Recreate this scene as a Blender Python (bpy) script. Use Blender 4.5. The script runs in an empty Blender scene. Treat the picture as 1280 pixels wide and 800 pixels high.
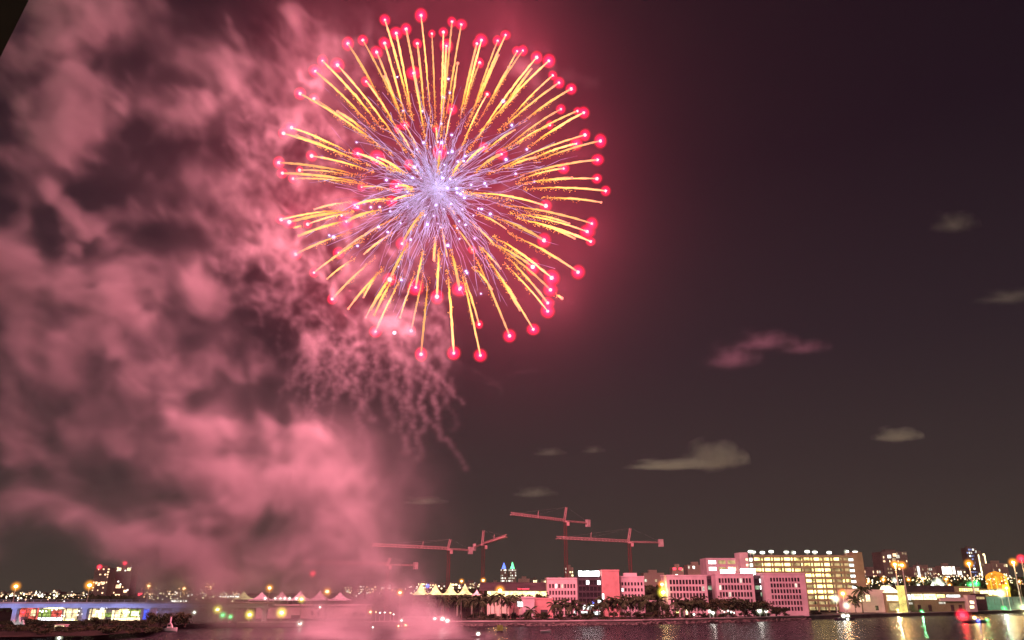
import bpy, bmesh, math, random
import numpy as np
from mathutils import Vector, Matrix

S = bpy.context.scene
C = S.collection
R_ = math.radians

# ------------------------------------------------------------------ camera
CAM_H = 14.0
FPX = 967.0
PITCH = math.atan(336.0 / FPX)
cam = bpy.data.cameras.new("camera")
cam.sensor_width = 36.0
cam.lens = FPX / 1280.0 * 36.0
cam.clip_start = 0.1
cam.clip_end = 30000.0
cam_o = bpy.data.objects.new("camera", cam)
C.objects.link(cam_o)
cam_o.location = (0, 0, CAM_H)
cam_o.rotation_euler = (math.pi / 2 + PITCH, 0, 0)
S.camera = cam_o

# ------------------------------------------------------------------ render
S.view_settings.view_transform = 'Standard'
S.view_settings.look = 'None'
S.view_settings.exposure = 0.0
S.view_settings.gamma = 1.0
S.cycles.use_denoising = True
S.cycles.denoiser = 'OPENIMAGEDENOISE'
S.cycles.max_bounces = 5
S.cycles.diffuse_bounces = 2
S.cycles.glossy_bounces = 3
S.cycles.transparent_max_bounces = 48
S.cycles.volume_bounces = 0
S.cycles.volume_step_rate = 1.0
S.cycles.volume_max_steps = 256
S.cycles.sample_clamp_indirect = 4.0
S.cycles.caustics_reflective = False
S.cycles.caustics_refractive = False
S.cycles.use_light_tree = True
S.cycles.use_adaptive_sampling = True
S.cycles.adaptive_threshold = 0.04
S.cycles.adaptive_min_samples = 12

# ------------------------------------------------------------------ night sky
SUN_EL, SUN_AZ = R_(38), R_(200)          # a dim moonlike fill added behind the camera's left shoulder to lift the clouds
W = bpy.data.worlds.new("World")
S.world = W
W.use_nodes = True
nt = W.node_tree
nt.nodes.clear()
out = nt.nodes.new('ShaderNodeOutputWorld')
sky = nt.nodes.new('ShaderNodeTexSky')
sky.sky_type = 'NISHITA'
sky.sun_disc = False
sky.sun_elevation = R_(-6)
sky.sun_rotation = SUN_AZ
bg1 = nt.nodes.new('ShaderNodeBackground')
bg1.inputs['Strength'].default_value = 0.05
nt.links.new(sky.outputs[0], bg1.inputs['Color'])
tc = nt.nodes.new('ShaderNodeTexCoord')
sp = nt.nodes.new('ShaderNodeSeparateXYZ')
nt.links.new(tc.outputs['Generated'], sp.inputs[0])
ramp = nt.nodes.new('ShaderNodeValToRGB')
hf = nt.nodes.new('ShaderNodeMath')
hf.operation = 'MULTIPLY_ADD'
hf.inputs[1].default_value = 0.5
hf.inputs[2].default_value = 0.5
nt.links.new(sp.outputs['Z'], hf.inputs[0])
nt.links.new(hf.outputs[0], ramp.inputs[0])
er = ramp.color_ramp
er.elements[0].position = 0.0
er.elements[0].color = (0.42, 0.33, 0.22, 1)          # unseen warm glow added below the horizon to light the clouds
er.elements[1].position = 0.93
er.elements[1].color = (0.002, 0.002, 0.005, 1)
for p_, c_ in ((0.478, (0.42, 0.33, 0.22)), (0.49, (0.049, 0.040, 0.031)), (0.5, (0.049, 0.040, 0.031)), (0.56, (0.031, 0.0245, 0.0235)), (0.64, (0.0150, 0.0125, 0.0165)), (0.75, (0.0036, 0.0040, 0.0085))):
    e = er.elements.new(p_)
    e.color = (*c_, 1)
bg2 = nt.nodes.new('ShaderNodeBackground')
bg2.inputs['Strength'].default_value = 1.0
nt.links.new(ramp.outputs[0], bg2.inputs['Color'])
ad = nt.nodes.new('ShaderNodeAddShader')
nt.links.new(bg1.outputs[0], ad.inputs[0])
nt.links.new(bg2.outputs[0], ad.inputs[1])
nt.links.new(ad.outputs[0], out.inputs['Surface'])

sun = bpy.data.lights.new("moon_fill", 'SUN')
sun.energy = 0.42
sun.angle = R_(0.5)
sun.color = (1.0, 0.92, 0.8)
sun_o = bpy.data.objects.new("moon_fill", sun)
C.objects.link(sun_o)
_d = Vector((math.sin(SUN_AZ) * math.cos(SUN_EL), math.cos(SUN_AZ) * math.cos(SUN_EL), math.sin(SUN_EL)))
sun_o.rotation_euler = (-_d).to_track_quat('-Z', 'Y').to_euler()

# ------------------------------------------------------------------ place helpers
SP, CP = math.sin(PITCH), math.cos(PITCH)

def P(px, py, Y):
    """Point at distance Y in front of the quay that a sight line meets."""
    u, v = (px - 640.0) / FPX, (400.0 - py) / FPX
    s = Y / (CP - v * SP)
    return Vector((u * s, Y, CAM_H + s * (SP + v * CP)))

def M(py, Y):
    """Metres per photo pixel at that height and distance."""
    return Y / (CP - (400.0 - py) / FPX * SP) / FPX

def XAT(px, Y, py=745.0):
    return P(px, py, Y).x

def ZAT(py, Y):
    return P(640, py, Y).z

rnd = random.Random(7)

# ------------------------------------------------------------------ materials
MATS = {}

def mat(name, col, rough=0.75, var=0.25, scale=0.6, metal=0.0, spec=0.25):
    if name in MATS:
        return MATS[name]
    m = bpy.data.materials.new(name)
    m.use_nodes = True
    n = m.node_tree
    b = n.nodes['Principled BSDF']
    b.inputs['Roughness'].default_value = rough
    b.inputs['Metallic'].default_value = metal
    b.inputs['Specular IOR Level'].default_value = spec
    t = n.nodes.new('ShaderNodeTexCoord')
    no = n.nodes.new('ShaderNodeTexNoise')
    no.inputs['Scale'].default_value = scale
    no.inputs['Detail'].default_value = 5
    n.links.new(t.outputs['Object'], no.inputs['Vector'])
    r = n.nodes.new('ShaderNodeValToRGB')
    lo = [max(0, c * (1 - var)) for c in col]
    hi = [min(1, c * (1 + var)) for c in col]
    r.color_ramp.elements[0].position = 0.3
    r.color_ramp.elements[1].position = 0.7
    r.color_ramp.elements[0].color = (*lo, 1)
    r.color_ramp.elements[1].color = (*hi, 1)
    n.links.new(no.outputs[0], r.inputs[0])
    n.links.new(r.outputs[0], b.inputs['Base Color'])
    MATS[name] = m
    return m

def glow(name, col, strength, sample=False, var=0.0, scale=2.0):
    """A lamp, lit window or star; floodlit walls and fabric glow by emission too."""
    if name in MATS:
        return MATS[name]
    m = bpy.data.materials.new(name)
    m.use_nodes = True
    n = m.node_tree
    n.nodes.clear()
    o = n.nodes.new('ShaderNodeOutputMaterial')
    e = n.nodes.new('ShaderNodeEmission')
    e.inputs['Color'].default_value = (*col, 1)
    e.inputs['Strength'].default_value = strength
    if var:
        t = n.nodes.new('ShaderNodeNewGeometry')
        no = n.nodes.new('ShaderNodeTexNoise')
        no.inputs['Scale'].default_value = scale
        no.inputs['Detail'].default_value = 3
        n.links.new(t.outputs['Position'], no.inputs['Vector'])
        mr = n.nodes.new('ShaderNodeMapRange')
        mr.inputs['From Min'].default_value = 0.32
        mr.inputs['From Max'].default_value = 0.68
        mr.inputs['To Min'].default_value = strength * (1 - var)
        mr.inputs['To Max'].default_value = strength * (1 + var)
        n.links.new(no.outputs[0], mr.inputs['Value'])
        n.links.new(mr.outputs[0], e.inputs['Strength'])
    n.links.new(e.outputs[0], o.inputs['Surface'])
    m.cycles.emission_sampling = 'AUTO' if sample else 'NONE'
    MATS[name] = m
    return m

def halo_mat(name, col, strength, power=2.4):
    """Glow halo round a burning star or lamp, put in as volume emission, thinning outwards."""
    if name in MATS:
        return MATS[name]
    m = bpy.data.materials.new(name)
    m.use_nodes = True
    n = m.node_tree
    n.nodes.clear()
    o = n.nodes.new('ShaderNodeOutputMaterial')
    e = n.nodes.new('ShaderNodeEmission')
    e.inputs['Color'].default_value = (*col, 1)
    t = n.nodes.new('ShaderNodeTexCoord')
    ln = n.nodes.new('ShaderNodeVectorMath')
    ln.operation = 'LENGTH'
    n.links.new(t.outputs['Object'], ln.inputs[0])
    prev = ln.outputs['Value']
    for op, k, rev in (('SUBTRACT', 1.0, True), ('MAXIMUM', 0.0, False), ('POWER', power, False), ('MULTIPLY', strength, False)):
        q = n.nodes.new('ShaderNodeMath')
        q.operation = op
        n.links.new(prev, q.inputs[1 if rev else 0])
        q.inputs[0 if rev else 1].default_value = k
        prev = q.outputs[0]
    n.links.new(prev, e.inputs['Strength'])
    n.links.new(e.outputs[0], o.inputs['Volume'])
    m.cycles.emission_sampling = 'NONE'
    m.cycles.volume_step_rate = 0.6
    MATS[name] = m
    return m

# ------------------------------------------------------------------ mesh helpers
class MB:
    """Collects shapes and links them as ONE mesh object."""
    def __init__(s):
        s.v, s.f = [], []

    def add(s, vs, fs):
        k = len(s.v)
        s.v += [tuple(p) for p in vs]
        s.f += [tuple(i + k for i in f) for f in fs]
        return s

    def box(s, x0, x1, y0, y1, z0, z1):
        x0, x1 = min(x0, x1), max(x0, x1)
        y0, y1 = min(y0, y1), max(y0, y1)
        z0, z1 = min(z0, z1), max(z0, z1)
        return s.add([(x0, y0, z0), (x1, y0, z0), (x1, y1, z0), (x0, y1, z0), (x0, y0, z1), (x1, y0, z1), (x1, y1, z1), (x0, y1, z1)],
                     [(0, 3, 2, 1), (4, 5, 6, 7), (0, 1, 5, 4), (1, 2, 6, 5), (2, 3, 7, 6), (3, 0, 4, 7)])

    def tube(s, pts, rad, n=6, cap=True):
        pts = [Vector(p) for p in pts]
        rad = rad if isinstance(rad, (list, tuple)) else [rad] * len(pts)
        k = len(s.v)
        d0 = (pts[-1] - pts[0]).normalized()
        up = Vector((0, 0, 1)) if abs(d0.z) < 0.9 else Vector((1, 0, 0))
        for i, p in enumerate(pts):
            d = (pts[min(i + 1, len(pts) - 1)] - pts[max(i - 1, 0)]).normalized()
            a = d.cross(up).normalized()
            b = a.cross(d)
            for j in range(n):
                t = 2 * math.pi * j / n
                s.v.append(tuple(p + (a * math.cos(t) + b * math.sin(t)) * rad[i]))
        for i in range(len(pts) - 1):
            for j in range(n):
                s.f.append((k + i * n + j, k + i * n + (j + 1) % n, k + (i + 1) * n + (j + 1) % n, k + (i + 1) * n + j))
        if cap:
            s.f.append(tuple(k + j for j in reversed(range(n))))
            s.f.append(tuple(k + (len(pts) - 1) * n + j for j in range(n)))
        return s

    def bar(s, a, b, r, n=4):
        return s.tube([a, b], r, n)

    def ball(s, c, r, sub=1, sq=(1, 1, 1)):
        vs, fs = ICO[sub]
        return s.add([(c[0] + v[0] * r * sq[0], c[1] + v[1] * r * sq[1], c[2] + v[2] * r * sq[2]) for v in vs], fs)

    def octa(s, c, r):
        x, y, z = c
        return s.add([(x + r, y, z), (x - r, y, z), (x, y + r, z), (x, y - r, z), (x, y, z + r), (x, y, z - r)],
                     [(0, 2, 4), (2, 1, 4), (1, 3, 4), (3, 0, 4), (2, 0, 5), (1, 2, 5), (3, 1, 5), (0, 3, 5)])

    def mesh(s, name, m, smooth=False):
        me = bpy.data.meshes.new(name)
        me.from_pydata(s.v, [], s.f)
        me.materials.append(m)
        if smooth:
            me.polygons.foreach_set('use_smooth', [True] * len(me.polygons))
        me.update()
        return me

    def build(s, name, m, parent=None, smooth=False, loc=None):
        o = bpy.data.objects.new(name, s.mesh(name, m, smooth))
        C.objects.link(o)
        if parent is not None:
            o.parent = parent
        if loc is not None:
            o.location = loc
        return o

ICO = {}
for _s in (1, 2, 3):
    _b = bmesh.new()
    bmesh.ops.create_icosphere(_b, subdivisions=_s, radius=1.0)
    _b.verts.index_update()
    ICO[_s] = ([tuple(v.co) for v in _b.verts], [tuple(v.index for v in f.verts) for f in _b.faces])
    _b.free()

def tag(o, label=None, cat=None, group=None, kind=None):
    if label:
        o['label'] = label
    if cat:
        o['category'] = cat
    if group:
        o['group'] = group
    if kind:
        o['kind'] = kind
    return o

def thing(name, loc, label, cat, group=None, rz=0.0):
    o = bpy.data.objects.new(name, None)
    o.empty_display_size = 0.2
    C.objects.link(o)
    o.location = loc
    o.rotation_euler = (0, 0, rz)
    return tag(o, label, cat, group)

def put(name, me, parent=None, loc=(0, 0, 0), rz=0.0, sc=None):
    """Link one object that shares mesh data."""
    o = bpy.data.objects.new(name, me)
    C.objects.link(o)
    o.parent = parent
    o.location = loc
    o.rotation_euler = (0, 0, rz)
    if sc is not None:
        o.scale = sc if isinstance(sc, (tuple, list)) else (sc, sc, sc)
    return o

KIDS = {}
def copy_tree(o, parent=None, index=None):
    c = o.copy()
    C.objects.link(c)
    if parent is not None:
        c.parent = parent
    for ch in o.children:
        copy_tree(ch, c)
    return c

ORD = ['first', 'second', 'third', 'fourth', 'fifth', 'sixth', 'seventh', 'eighth', 'ninth', 'tenth', 'eleventh', 'twelfth',
       'thirteenth', 'fourteenth', 'fifteenth', 'sixteenth', 'seventeenth', 'eighteenth', 'nineteenth', 'twentieth',
       'twenty-first', 'twenty-second', 'twenty-third', 'twenty-fourth', 'twenty-fifth', 'twenty-sixth', 'twenty-seventh',
       'twenty-eighth', 'twenty-ninth', 'thirtieth', 'thirty-first', 'thirty-second', 'thirty-third', 'thirty-fourth', 'thirty-fifth',
       'thirty-sixth', 'thirty-seventh', 'thirty-eighth', 'thirty-ninth', 'fortieth']

# ------------------------------------------------------------------ haze in the night air
HAZE = 0.00003
m_haze = bpy.data.materials.new("haze_air")
m_haze.use_nodes = True
_n = m_haze.node_tree
_n.nodes.clear()
_o = _n.nodes.new('ShaderNodeOutputMaterial')
_pv = _n.nodes.new('ShaderNodeVolumePrincipled')
_pv.inputs['Color'].default_value = (0.92, 0.9, 0.9, 1)
_pv.inputs['Density'].default_value = HAZE
_pv.inputs['Anisotropy'].default_value = 0.0
_n.links.new(_pv.outputs[0], _o.inputs['Volume'])
m_haze.cycles.homogeneous_volume = True
hz = MB().box(-2400, 2400, -60, 2600, -1.0, 360).build("haze", m_haze)
tag(hz, kind='stuff')
# ------------------------------------------------------------------ firework
BC = P(545, 238, 300)                  # centre of the shell
BM = M(238, 300)                       # metres per pixel there
BR = 207 * BM                          # radius of the shell
burst = thing("firework_burst", BC, "huge red and gold chrysanthemum firework bursting high above the water", "firework")

T4 = [(648,32,690,470),(583,92,665,560),(540,110,605,450),(491,52,595,430),(490,153,580,480),(455,192,560,470),(395,140,555,460),(330,155,465,385),
      (220,230,460,500),(285,248,555,590),(188,275,425,505),(122,372,485,610),(183,395,440,590),(285,450,400,530),(85,520,320,620),(50,545,390,670),
      (108,555,345,655),(172,643,420,705),(30,672,370,725),(120,705,330,725),(45,718,370,755),(92,742,380,765),(373,632,520,700),(458,650,570,715),
      (545,525,612,635),(577,510,635,615),(595,680,650,730),(390,778,520,790),(540,775,610,785),(632,155,665,480),(695,112,710,480),(615,283,660,530),
      (745,105,735,520),(758,165,745,440),(714,525,718,600),(730,625,722,705),(490,298,545,430),(410,320,540,520)]
T5 = [(87,60,45,500),(127,72,60,480),(112,240,85,430),(195,155,120,480),(215,140,140,430),(207,238,150,400),(285,143,180,440),(320,118,165,480),
      (287,205,200,410),(370,188,270,390),(395,185,210,480),(333,258,250,410),(455,215,180,590),(432,265,310,440),(508,230,240,510),(525,293,330,490),
      (552,325,310,520),(605,352,400,490),(560,440,330,600),(512,508,350,600),(632,448,400,570),(660,455,440,590),(665,552,280,705),(732,578,470,660),
      (627,590,450,650),(720,660,390,725),(572,698,400,740),(717,742,400,760),(608,738,480,752),(755,795,430,785),(240,375,130,600),(360,530,245,610),
      (225,605,140,680),(303,635,195,705),(85,440,55,590),(128,668,92,720),(368,378,300,450),(450,650,330,690)]
T7 = [(735,80,500,60),(695,172,320,92),(675,207,370,130),(690,250,395,155),(620,237,470,175),(597,172,430,130),(495,95,165,40),(487,245,290,150),
      (635,383,360,225),(322,195,205,130),(520,408,290,240),(515,460,300,280),(438,360,270,260),(565,497,540,482),(503,517,330,320),(503,553,330,360),
      (298,367,215,280),(440,632,230,310),(337,660,185,310),(260,457,190,370),(210,745,130,390),(205,610,140,400),(95,735,70,400),(22,490,30,300),
      (120,457,85,300),(65,315,42,190),(10,335,15,240),(97,130,70,90),(270,262,175,170),(175,285,105,190),(365,500,300,410),(382,550,290,400)]
T6 = [(40,155,285,115),(75,165,330,120),(185,110,330,80),(360,92,500,65),(520,75,600,48),(155,175,340,125),(117,225,320,160),(323,163,460,115),
      (103,305,320,215),(183,385,380,250),(290,300,535,148),(240,412,345,330),(400,305,520,215),(262,500,430,335),(332,542,470,380),(398,493,450,400),
      (408,580,500,420),(445,568,520,420),(450,642,555,420),(565,260,650,130),(512,415,585,270),(557,580,615,400),(625,450,655,300),(605,638,655,410),
      (648,740,678,430),(700,330,710,240),(95,190,130,183),(430,545,520,400)]
STARS = []
for T, ox, oy in ((T4, 340, 10), (T5, 540, 10), (T6, 340, 230), (T7, 540, 230)):
    for a, b, c, d in T:
        STARS.append((ox + a / 3.478, oy + b / 3.478, ox + c / 3.478, oy + d / 3.478))

def spark_mat():
    m = bpy.data.materials.new("burning_gold")
    m.use_nodes = True
    n = m.node_tree
    n.nodes.clear()
    o = n.nodes.new('ShaderNodeOutputMaterial')
    e = n.nodes.new('ShaderNodeEmission')
    a = n.nodes.new('ShaderNodeAttribute')
    a.attribute_name = "burn"
    r = n.nodes.new('ShaderNodeValToRGB')
    cr = r.color_ramp
    cr.elements[0].position = 0.0
    cr.elements[0].color = (0.30, 0.05, 0.03, 1)
    cr.elements[1].position = 1.0
    cr.elements[1].color = (1.0, 0.30, 0.18, 1)
    for p_, c_ in ((0.18, (0.62, 0.20, 0.06)), (0.42, (0.95, 0.40, 0.05)), (0.72, (1.0, 0.56, 0.12)), (0.86, (1.0, 0.54, 0.16))):
        x = cr.elements.new(p_)
        x.color = (*c_, 1)
    n.links.new(a.outputs['Fac'], r.inputs[0])
    n.links.new(r.outputs[0], e.inputs['Color'])
    oi = n.nodes.new('ShaderNodeObjectInfo')
    mr = n.nodes.new('ShaderNodeMapRange')
    mr.inputs['To Min'].default_value = 1.0
    mr.inputs['To Max'].default_value = 2.5
    n.links.new(oi.outputs['Random'], mr.inputs['Value'])
    n.links.new(mr.outputs[0], e.inputs['Strength'])
    n.links.new(e.outputs[0], o.inputs['Surface'])
    m.cycles.emission_sampling = 'NONE'
    return m

M_GOLD = spark_mat()
M_STAR = glow("burning_star", (1.0, 0.62, 0.60), 1.6)
M_FLAME_HALO = halo_mat("red_flame_halo", (1.0, 0.006, 0.045), 3.4, 2.2)  # red flame and its bloom halo put in as volume emission

def streak_shape(mb, heat, head, tail, wid, rr):
    """One star's burning trail with the sparks it sheds."""
    L = (head - tail).length
    n = max(8, int(L / 1.6))
    side = (head - tail).normalized().cross(Vector((0, 1, 0))).normalized()
    sag = Vector((0, 0, -1)) * L * 0.028
    pts, rad, ht = [], [], []
    for i in range(n + 1):
        t = i / n
        p = tail.lerp(head, t) + sag * (4 * t * (1 - t)) * -1
        w = wid * (0.30 + 0.70 * min(1, t / 0.45)) * (1 - 0.35 * max(0, (t - 0.85) / 0.15)) * rr.uniform(0.75, 1.2)
        pts.append(p + side * rr.gauss(0, 0.10 * (1.1 - t)))
        rad.append(w)
        ht.append(max(0.05, min(1.0, 0.12 + 0.55 * min(1, t / 0.4) + 0.30 * t + rr.uniform(-.16, .12) * (1.15 - t))))
    k = len(mb.v)
    mb.tube(pts, rad, 5)
    for h in ht:
        heat += [h] * 5
    m = int(L * 2.4)
    for i in range(m):
        t = rr.random() ** 1.5 * 0.7 - 0.10
        p = tail.lerp(head, t) + Vector((rr.gauss(0, .45), rr.gauss(0, .45), rr.gauss(0, .45) - 0.2))
        r0 = rr.uniform(0.10, 0.24)
        mb.octa(p, r0)
        heat += [max(0.1, rr.uniform(0.15, 0.75) + 0.25 * t)] * 6

def set_heat(me, heat):
    at = me.attributes.new("burn", 'FLOAT', 'POINT')
    at.data.foreach_set('value', heat)

me_head = MB().ball((0, 0, 0), 1.0, 2).mesh("star_head", M_STAR, True)
me_flame_halo = MB().ball((0, 0, 0), 1.0, 2).mesh("flame_halo", M_FLAME_HALO, True)
rs = random.Random(31)
items = []
for hx, hy, tx, ty in STARS:
    dx, dy = (hx - 545) * BM, (238 - hy) * BM
    r2 = dx * dx + dy * dy
    dep = math.sqrt(max(0.0, BR * BR - r2)) * rs.choice((-1, 1)) * rs.uniform(0.75, 1.0)
    t = min(0.95, math.hypot(tx - 545, ty - 238) / max(1.0, math.hypot(hx - 545, hy - 238)))
    H = P(hx, hy, 300 + dep) - BC
    Tl = P(tx, ty, 300 + dep * t) - BC
    items.append(((H - Tl).length, H, Tl, hx, hy, math.sqrt(r2) / BR))
items.sort(key=lambda q: -q[0])
few, few_h = MB(), []
for i, (L, H, Tl, hx, hy, rr_) in enumerate(items):
    right = hx > 545 + 40
    wid = rs.uniform(0.36, 0.58)
    if i < 99:
        mb, ht = MB(), []
        streak_shape(mb, ht, H, Tl, wid, rs)
        o = mb.build("gold_streak", M_GOLD, burst)
        set_heat(o.data, ht)
        par = o
    else:
        streak_shape(few, few_h, H, Tl, wid, rs)
        par = None
    hr = rs.uniform(0.52, 0.85) * (1.0 if rr_ > 0.6 else 0.75)
    if par is not None:
        put("star_head", me_head, par, H, sc=hr)
        g_ = rs.uniform(2.5, 3.9)
        put("flame_halo", me_flame_halo, par, H, rs.uniform(0, 3), (g_ * rs.uniform(.85, 1.15), g_, g_ * rs.uniform(.85, 1.15)))
    else:
        few.ball(H, hr * 0.9, 1)
        few_h += [1.0] * len(ICO[1][0])
o = few.build("short_streaks", M_GOLD, burst)
set_heat(o.data, few_h)
o['kind'] = 'stuff'

# violet white stars of the inner shell and their smoke trails
M_VIO = glow("violet_white_star", (0.86, 0.80, 1.0), 2.2)
M_VFLAME_HALO = halo_mat("violet_flame_halo", (0.42, 0.30, 1.0), 0.9, 2.2)  # violet flame with its halo, put in as volume emission
me_vs = MB().ball((0, 0, 0), 1.0, 1).mesh("violet_star", M_VIO, True)
me_vg = MB().ball((0, 0, 0), 1.0, 2).mesh("violet_halo", M_VFLAME_HALO, True)
M_THR = glow("violet_trail_glow", (0.54, 0.54, 0.96), 0.74, var=0.8, scale=0.12)  # light on the smoke trails put in as emission
thr = MB()
for i in range(470):
    d = Vector((rs.gauss(0, 1), rs.gauss(0, 1), rs.gauss(0, 1))).normalized()
    R = rs.choice((rs.uniform(12, 28), rs.uniform(28, 52)))
    if i < 98:
        e = d * R
        o = put("violet_star", me_vs, burst, e, sc=rs.uniform(0.34, 0.62))
        put("violet_halo", me_vg, o, (0, 0, 0), sc=3.2)
    ax = d.cross(Vector((rs.gauss(0, 1), rs.gauss(0, 1), rs.gauss(0, 1)))).normalized()
    bend = rs.uniform(-0.8, 0.8) * R
    pts, rad = [], []
    t0 = rs.uniform(0.02, 0.3)
    for j in range(10):
        t = t0 + (1 - t0) * j / 9
        pts.append(d * R * t + ax * bend * t * t + Vector((0, 0, -1)) * R * 0.10 * t * t + Vector((rs.gauss(0, .35), 0, rs.gauss(0, .35))))
        rad.append(0.16 * (1.0 - 0.45 * t))
    thr.tube(pts, rad, 3)
o = thr.build("violet_trails", M_THR, burst)
o['kind'] = 'stuff'

# the light the burning stars throw
rl = random.Random(5)
outer = [q for q in items if q[5] > 0.35]
BURST_W = 6.4e6
NL = 18
for i in range(NL):
    q = outer[int(i * len(outer) / NL)]
    l = bpy.data.lights.new("star_light", 'POINT')
    l.energy = BURST_W / NL
    l.color = (1.0, 0.25, 0.33)
    l.shadow_soft_size = 5.0
    lo = bpy.data.objects.new("star_light", l)
    C.objects.link(lo)
    lo.parent = burst
    lo.location = (q[1].x, -abs(q[1].y) - 4.0, q[1].z)
l = bpy.data.lights.new("core_light", 'POINT')
l.energy = 1.1e5
l.color = (0.55, 0.45, 1.0)
l.shadow_soft_size = 3.0
lo = bpy.data.objects.new("core_light", l)
C.objects.link(lo)
lo.parent = burst

l = bpy.data.lights.new("flash_light", 'POINT')
l.energy = 1.1e4
l.color = (1.0, 0.28, 0.34)
l.shadow_soft_size = 2.0
lo = bpy.data.objects.new("flash_light", l)
C.objects.link(lo)
lo.parent = burst
lo.location = P(492, 412, 306) - BC
put("late_star", me_vs, burst, P(493, 416, 305) - BC, sc=.8)

# ------------------------------------------------------------------ smoke
def wmat(n, c, rng):
    """Cubic B-spline weights from c lattice cells to n samples."""
    x = np.arange(n) / n * c
    i = np.floor(x).astype(int)
    f = x - i
    w = np.zeros((n, c + 4), np.float32)
    ws = ((1 - f) ** 3 / 6, (3 * f ** 3 - 6 * f ** 2 + 4) / 6, (-3 * f ** 3 + 3 * f ** 2 + 3 * f + 1) / 6, f ** 3 / 6)
    for k in range(4):
        w[np.arange(n), i + k] += ws[k]
    return w

def lattice(shape, vox, cell, rng):
    v3 = vox if isinstance(vox, tuple) else (vox,) * 3
    cs = [max(1, int(round(s * v / cell))) for s, v in zip(shape, v3)]
    a = rng.standard_normal([c + 4 for c in cs]).astype(np.float32)
    for ax in range(3):
        a = np.moveaxis(np.tensordot(wmat(shape[ax], cs[ax], rng), a, axes=(1, ax)), 0, ax)
    return a * 1.7

def fbm(shape, vox, cell, oct, rng, gain=0.55, ridged=False):
    a, amp, tot = np.zeros(shape, np.float32), 1.0, 0.0
    for i in range(oct):
        if cell / 2 ** i < max(vox if isinstance(vox, tuple) else (vox,)) * 1.6:
            break
        l = lattice(shape, vox, cell / 2 ** i, rng)
        if ridged:
            l = 1.0 - np.abs(l) * 1.6
        a += l * amp
        tot += amp * amp
        amp *= gain
    return a / math.sqrt(tot)

def sample(a, x, y, z):
    x = np.clip(x, 0, a.shape[0] - 1.001)
    y = np.clip(y, 0, a.shape[1] - 1.001)
    z = np.clip(z, 0, a.shape[2] - 1.001)
    i, j, k = x.astype(np.int32), y.astype(np.int32), z.astype(np.int32)
    fx, fy, fz = x - i, y - j, z - k
    r = 0
    for a0, wx in ((0, 1 - fx), (1, fx)):
        for b0, wy in ((0, 1 - fy), (1, fy)):
            for c0, wz in ((0, 1 - fz), (1, fz)):
                r = r + a[i + a0, j + b0, k + c0] * (wx * wy * wz)
    return r

def smoke_mat(name, col, dens, aniso=0.1):
    m = bpy.data.materials.new(name)
    m.use_nodes = True
    m.cycles.volume_step_rate = 1.7
    n = m.node_tree
    n.nodes.clear()
    o = n.nodes.new('ShaderNodeOutputMaterial')
    p = n.nodes.new('ShaderNodeVolumePrincipled')
    p.inputs['Color'].default_value = (*col, 1)
    p.inputs['Density'].default_value = dens
    p.inputs['Anisotropy'].default_value = aniso
    p.inputs['Density Attribute'].default_value = "density"
    n.links.new(p.outputs[0], o.inputs['Volume'])
    return m

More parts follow.
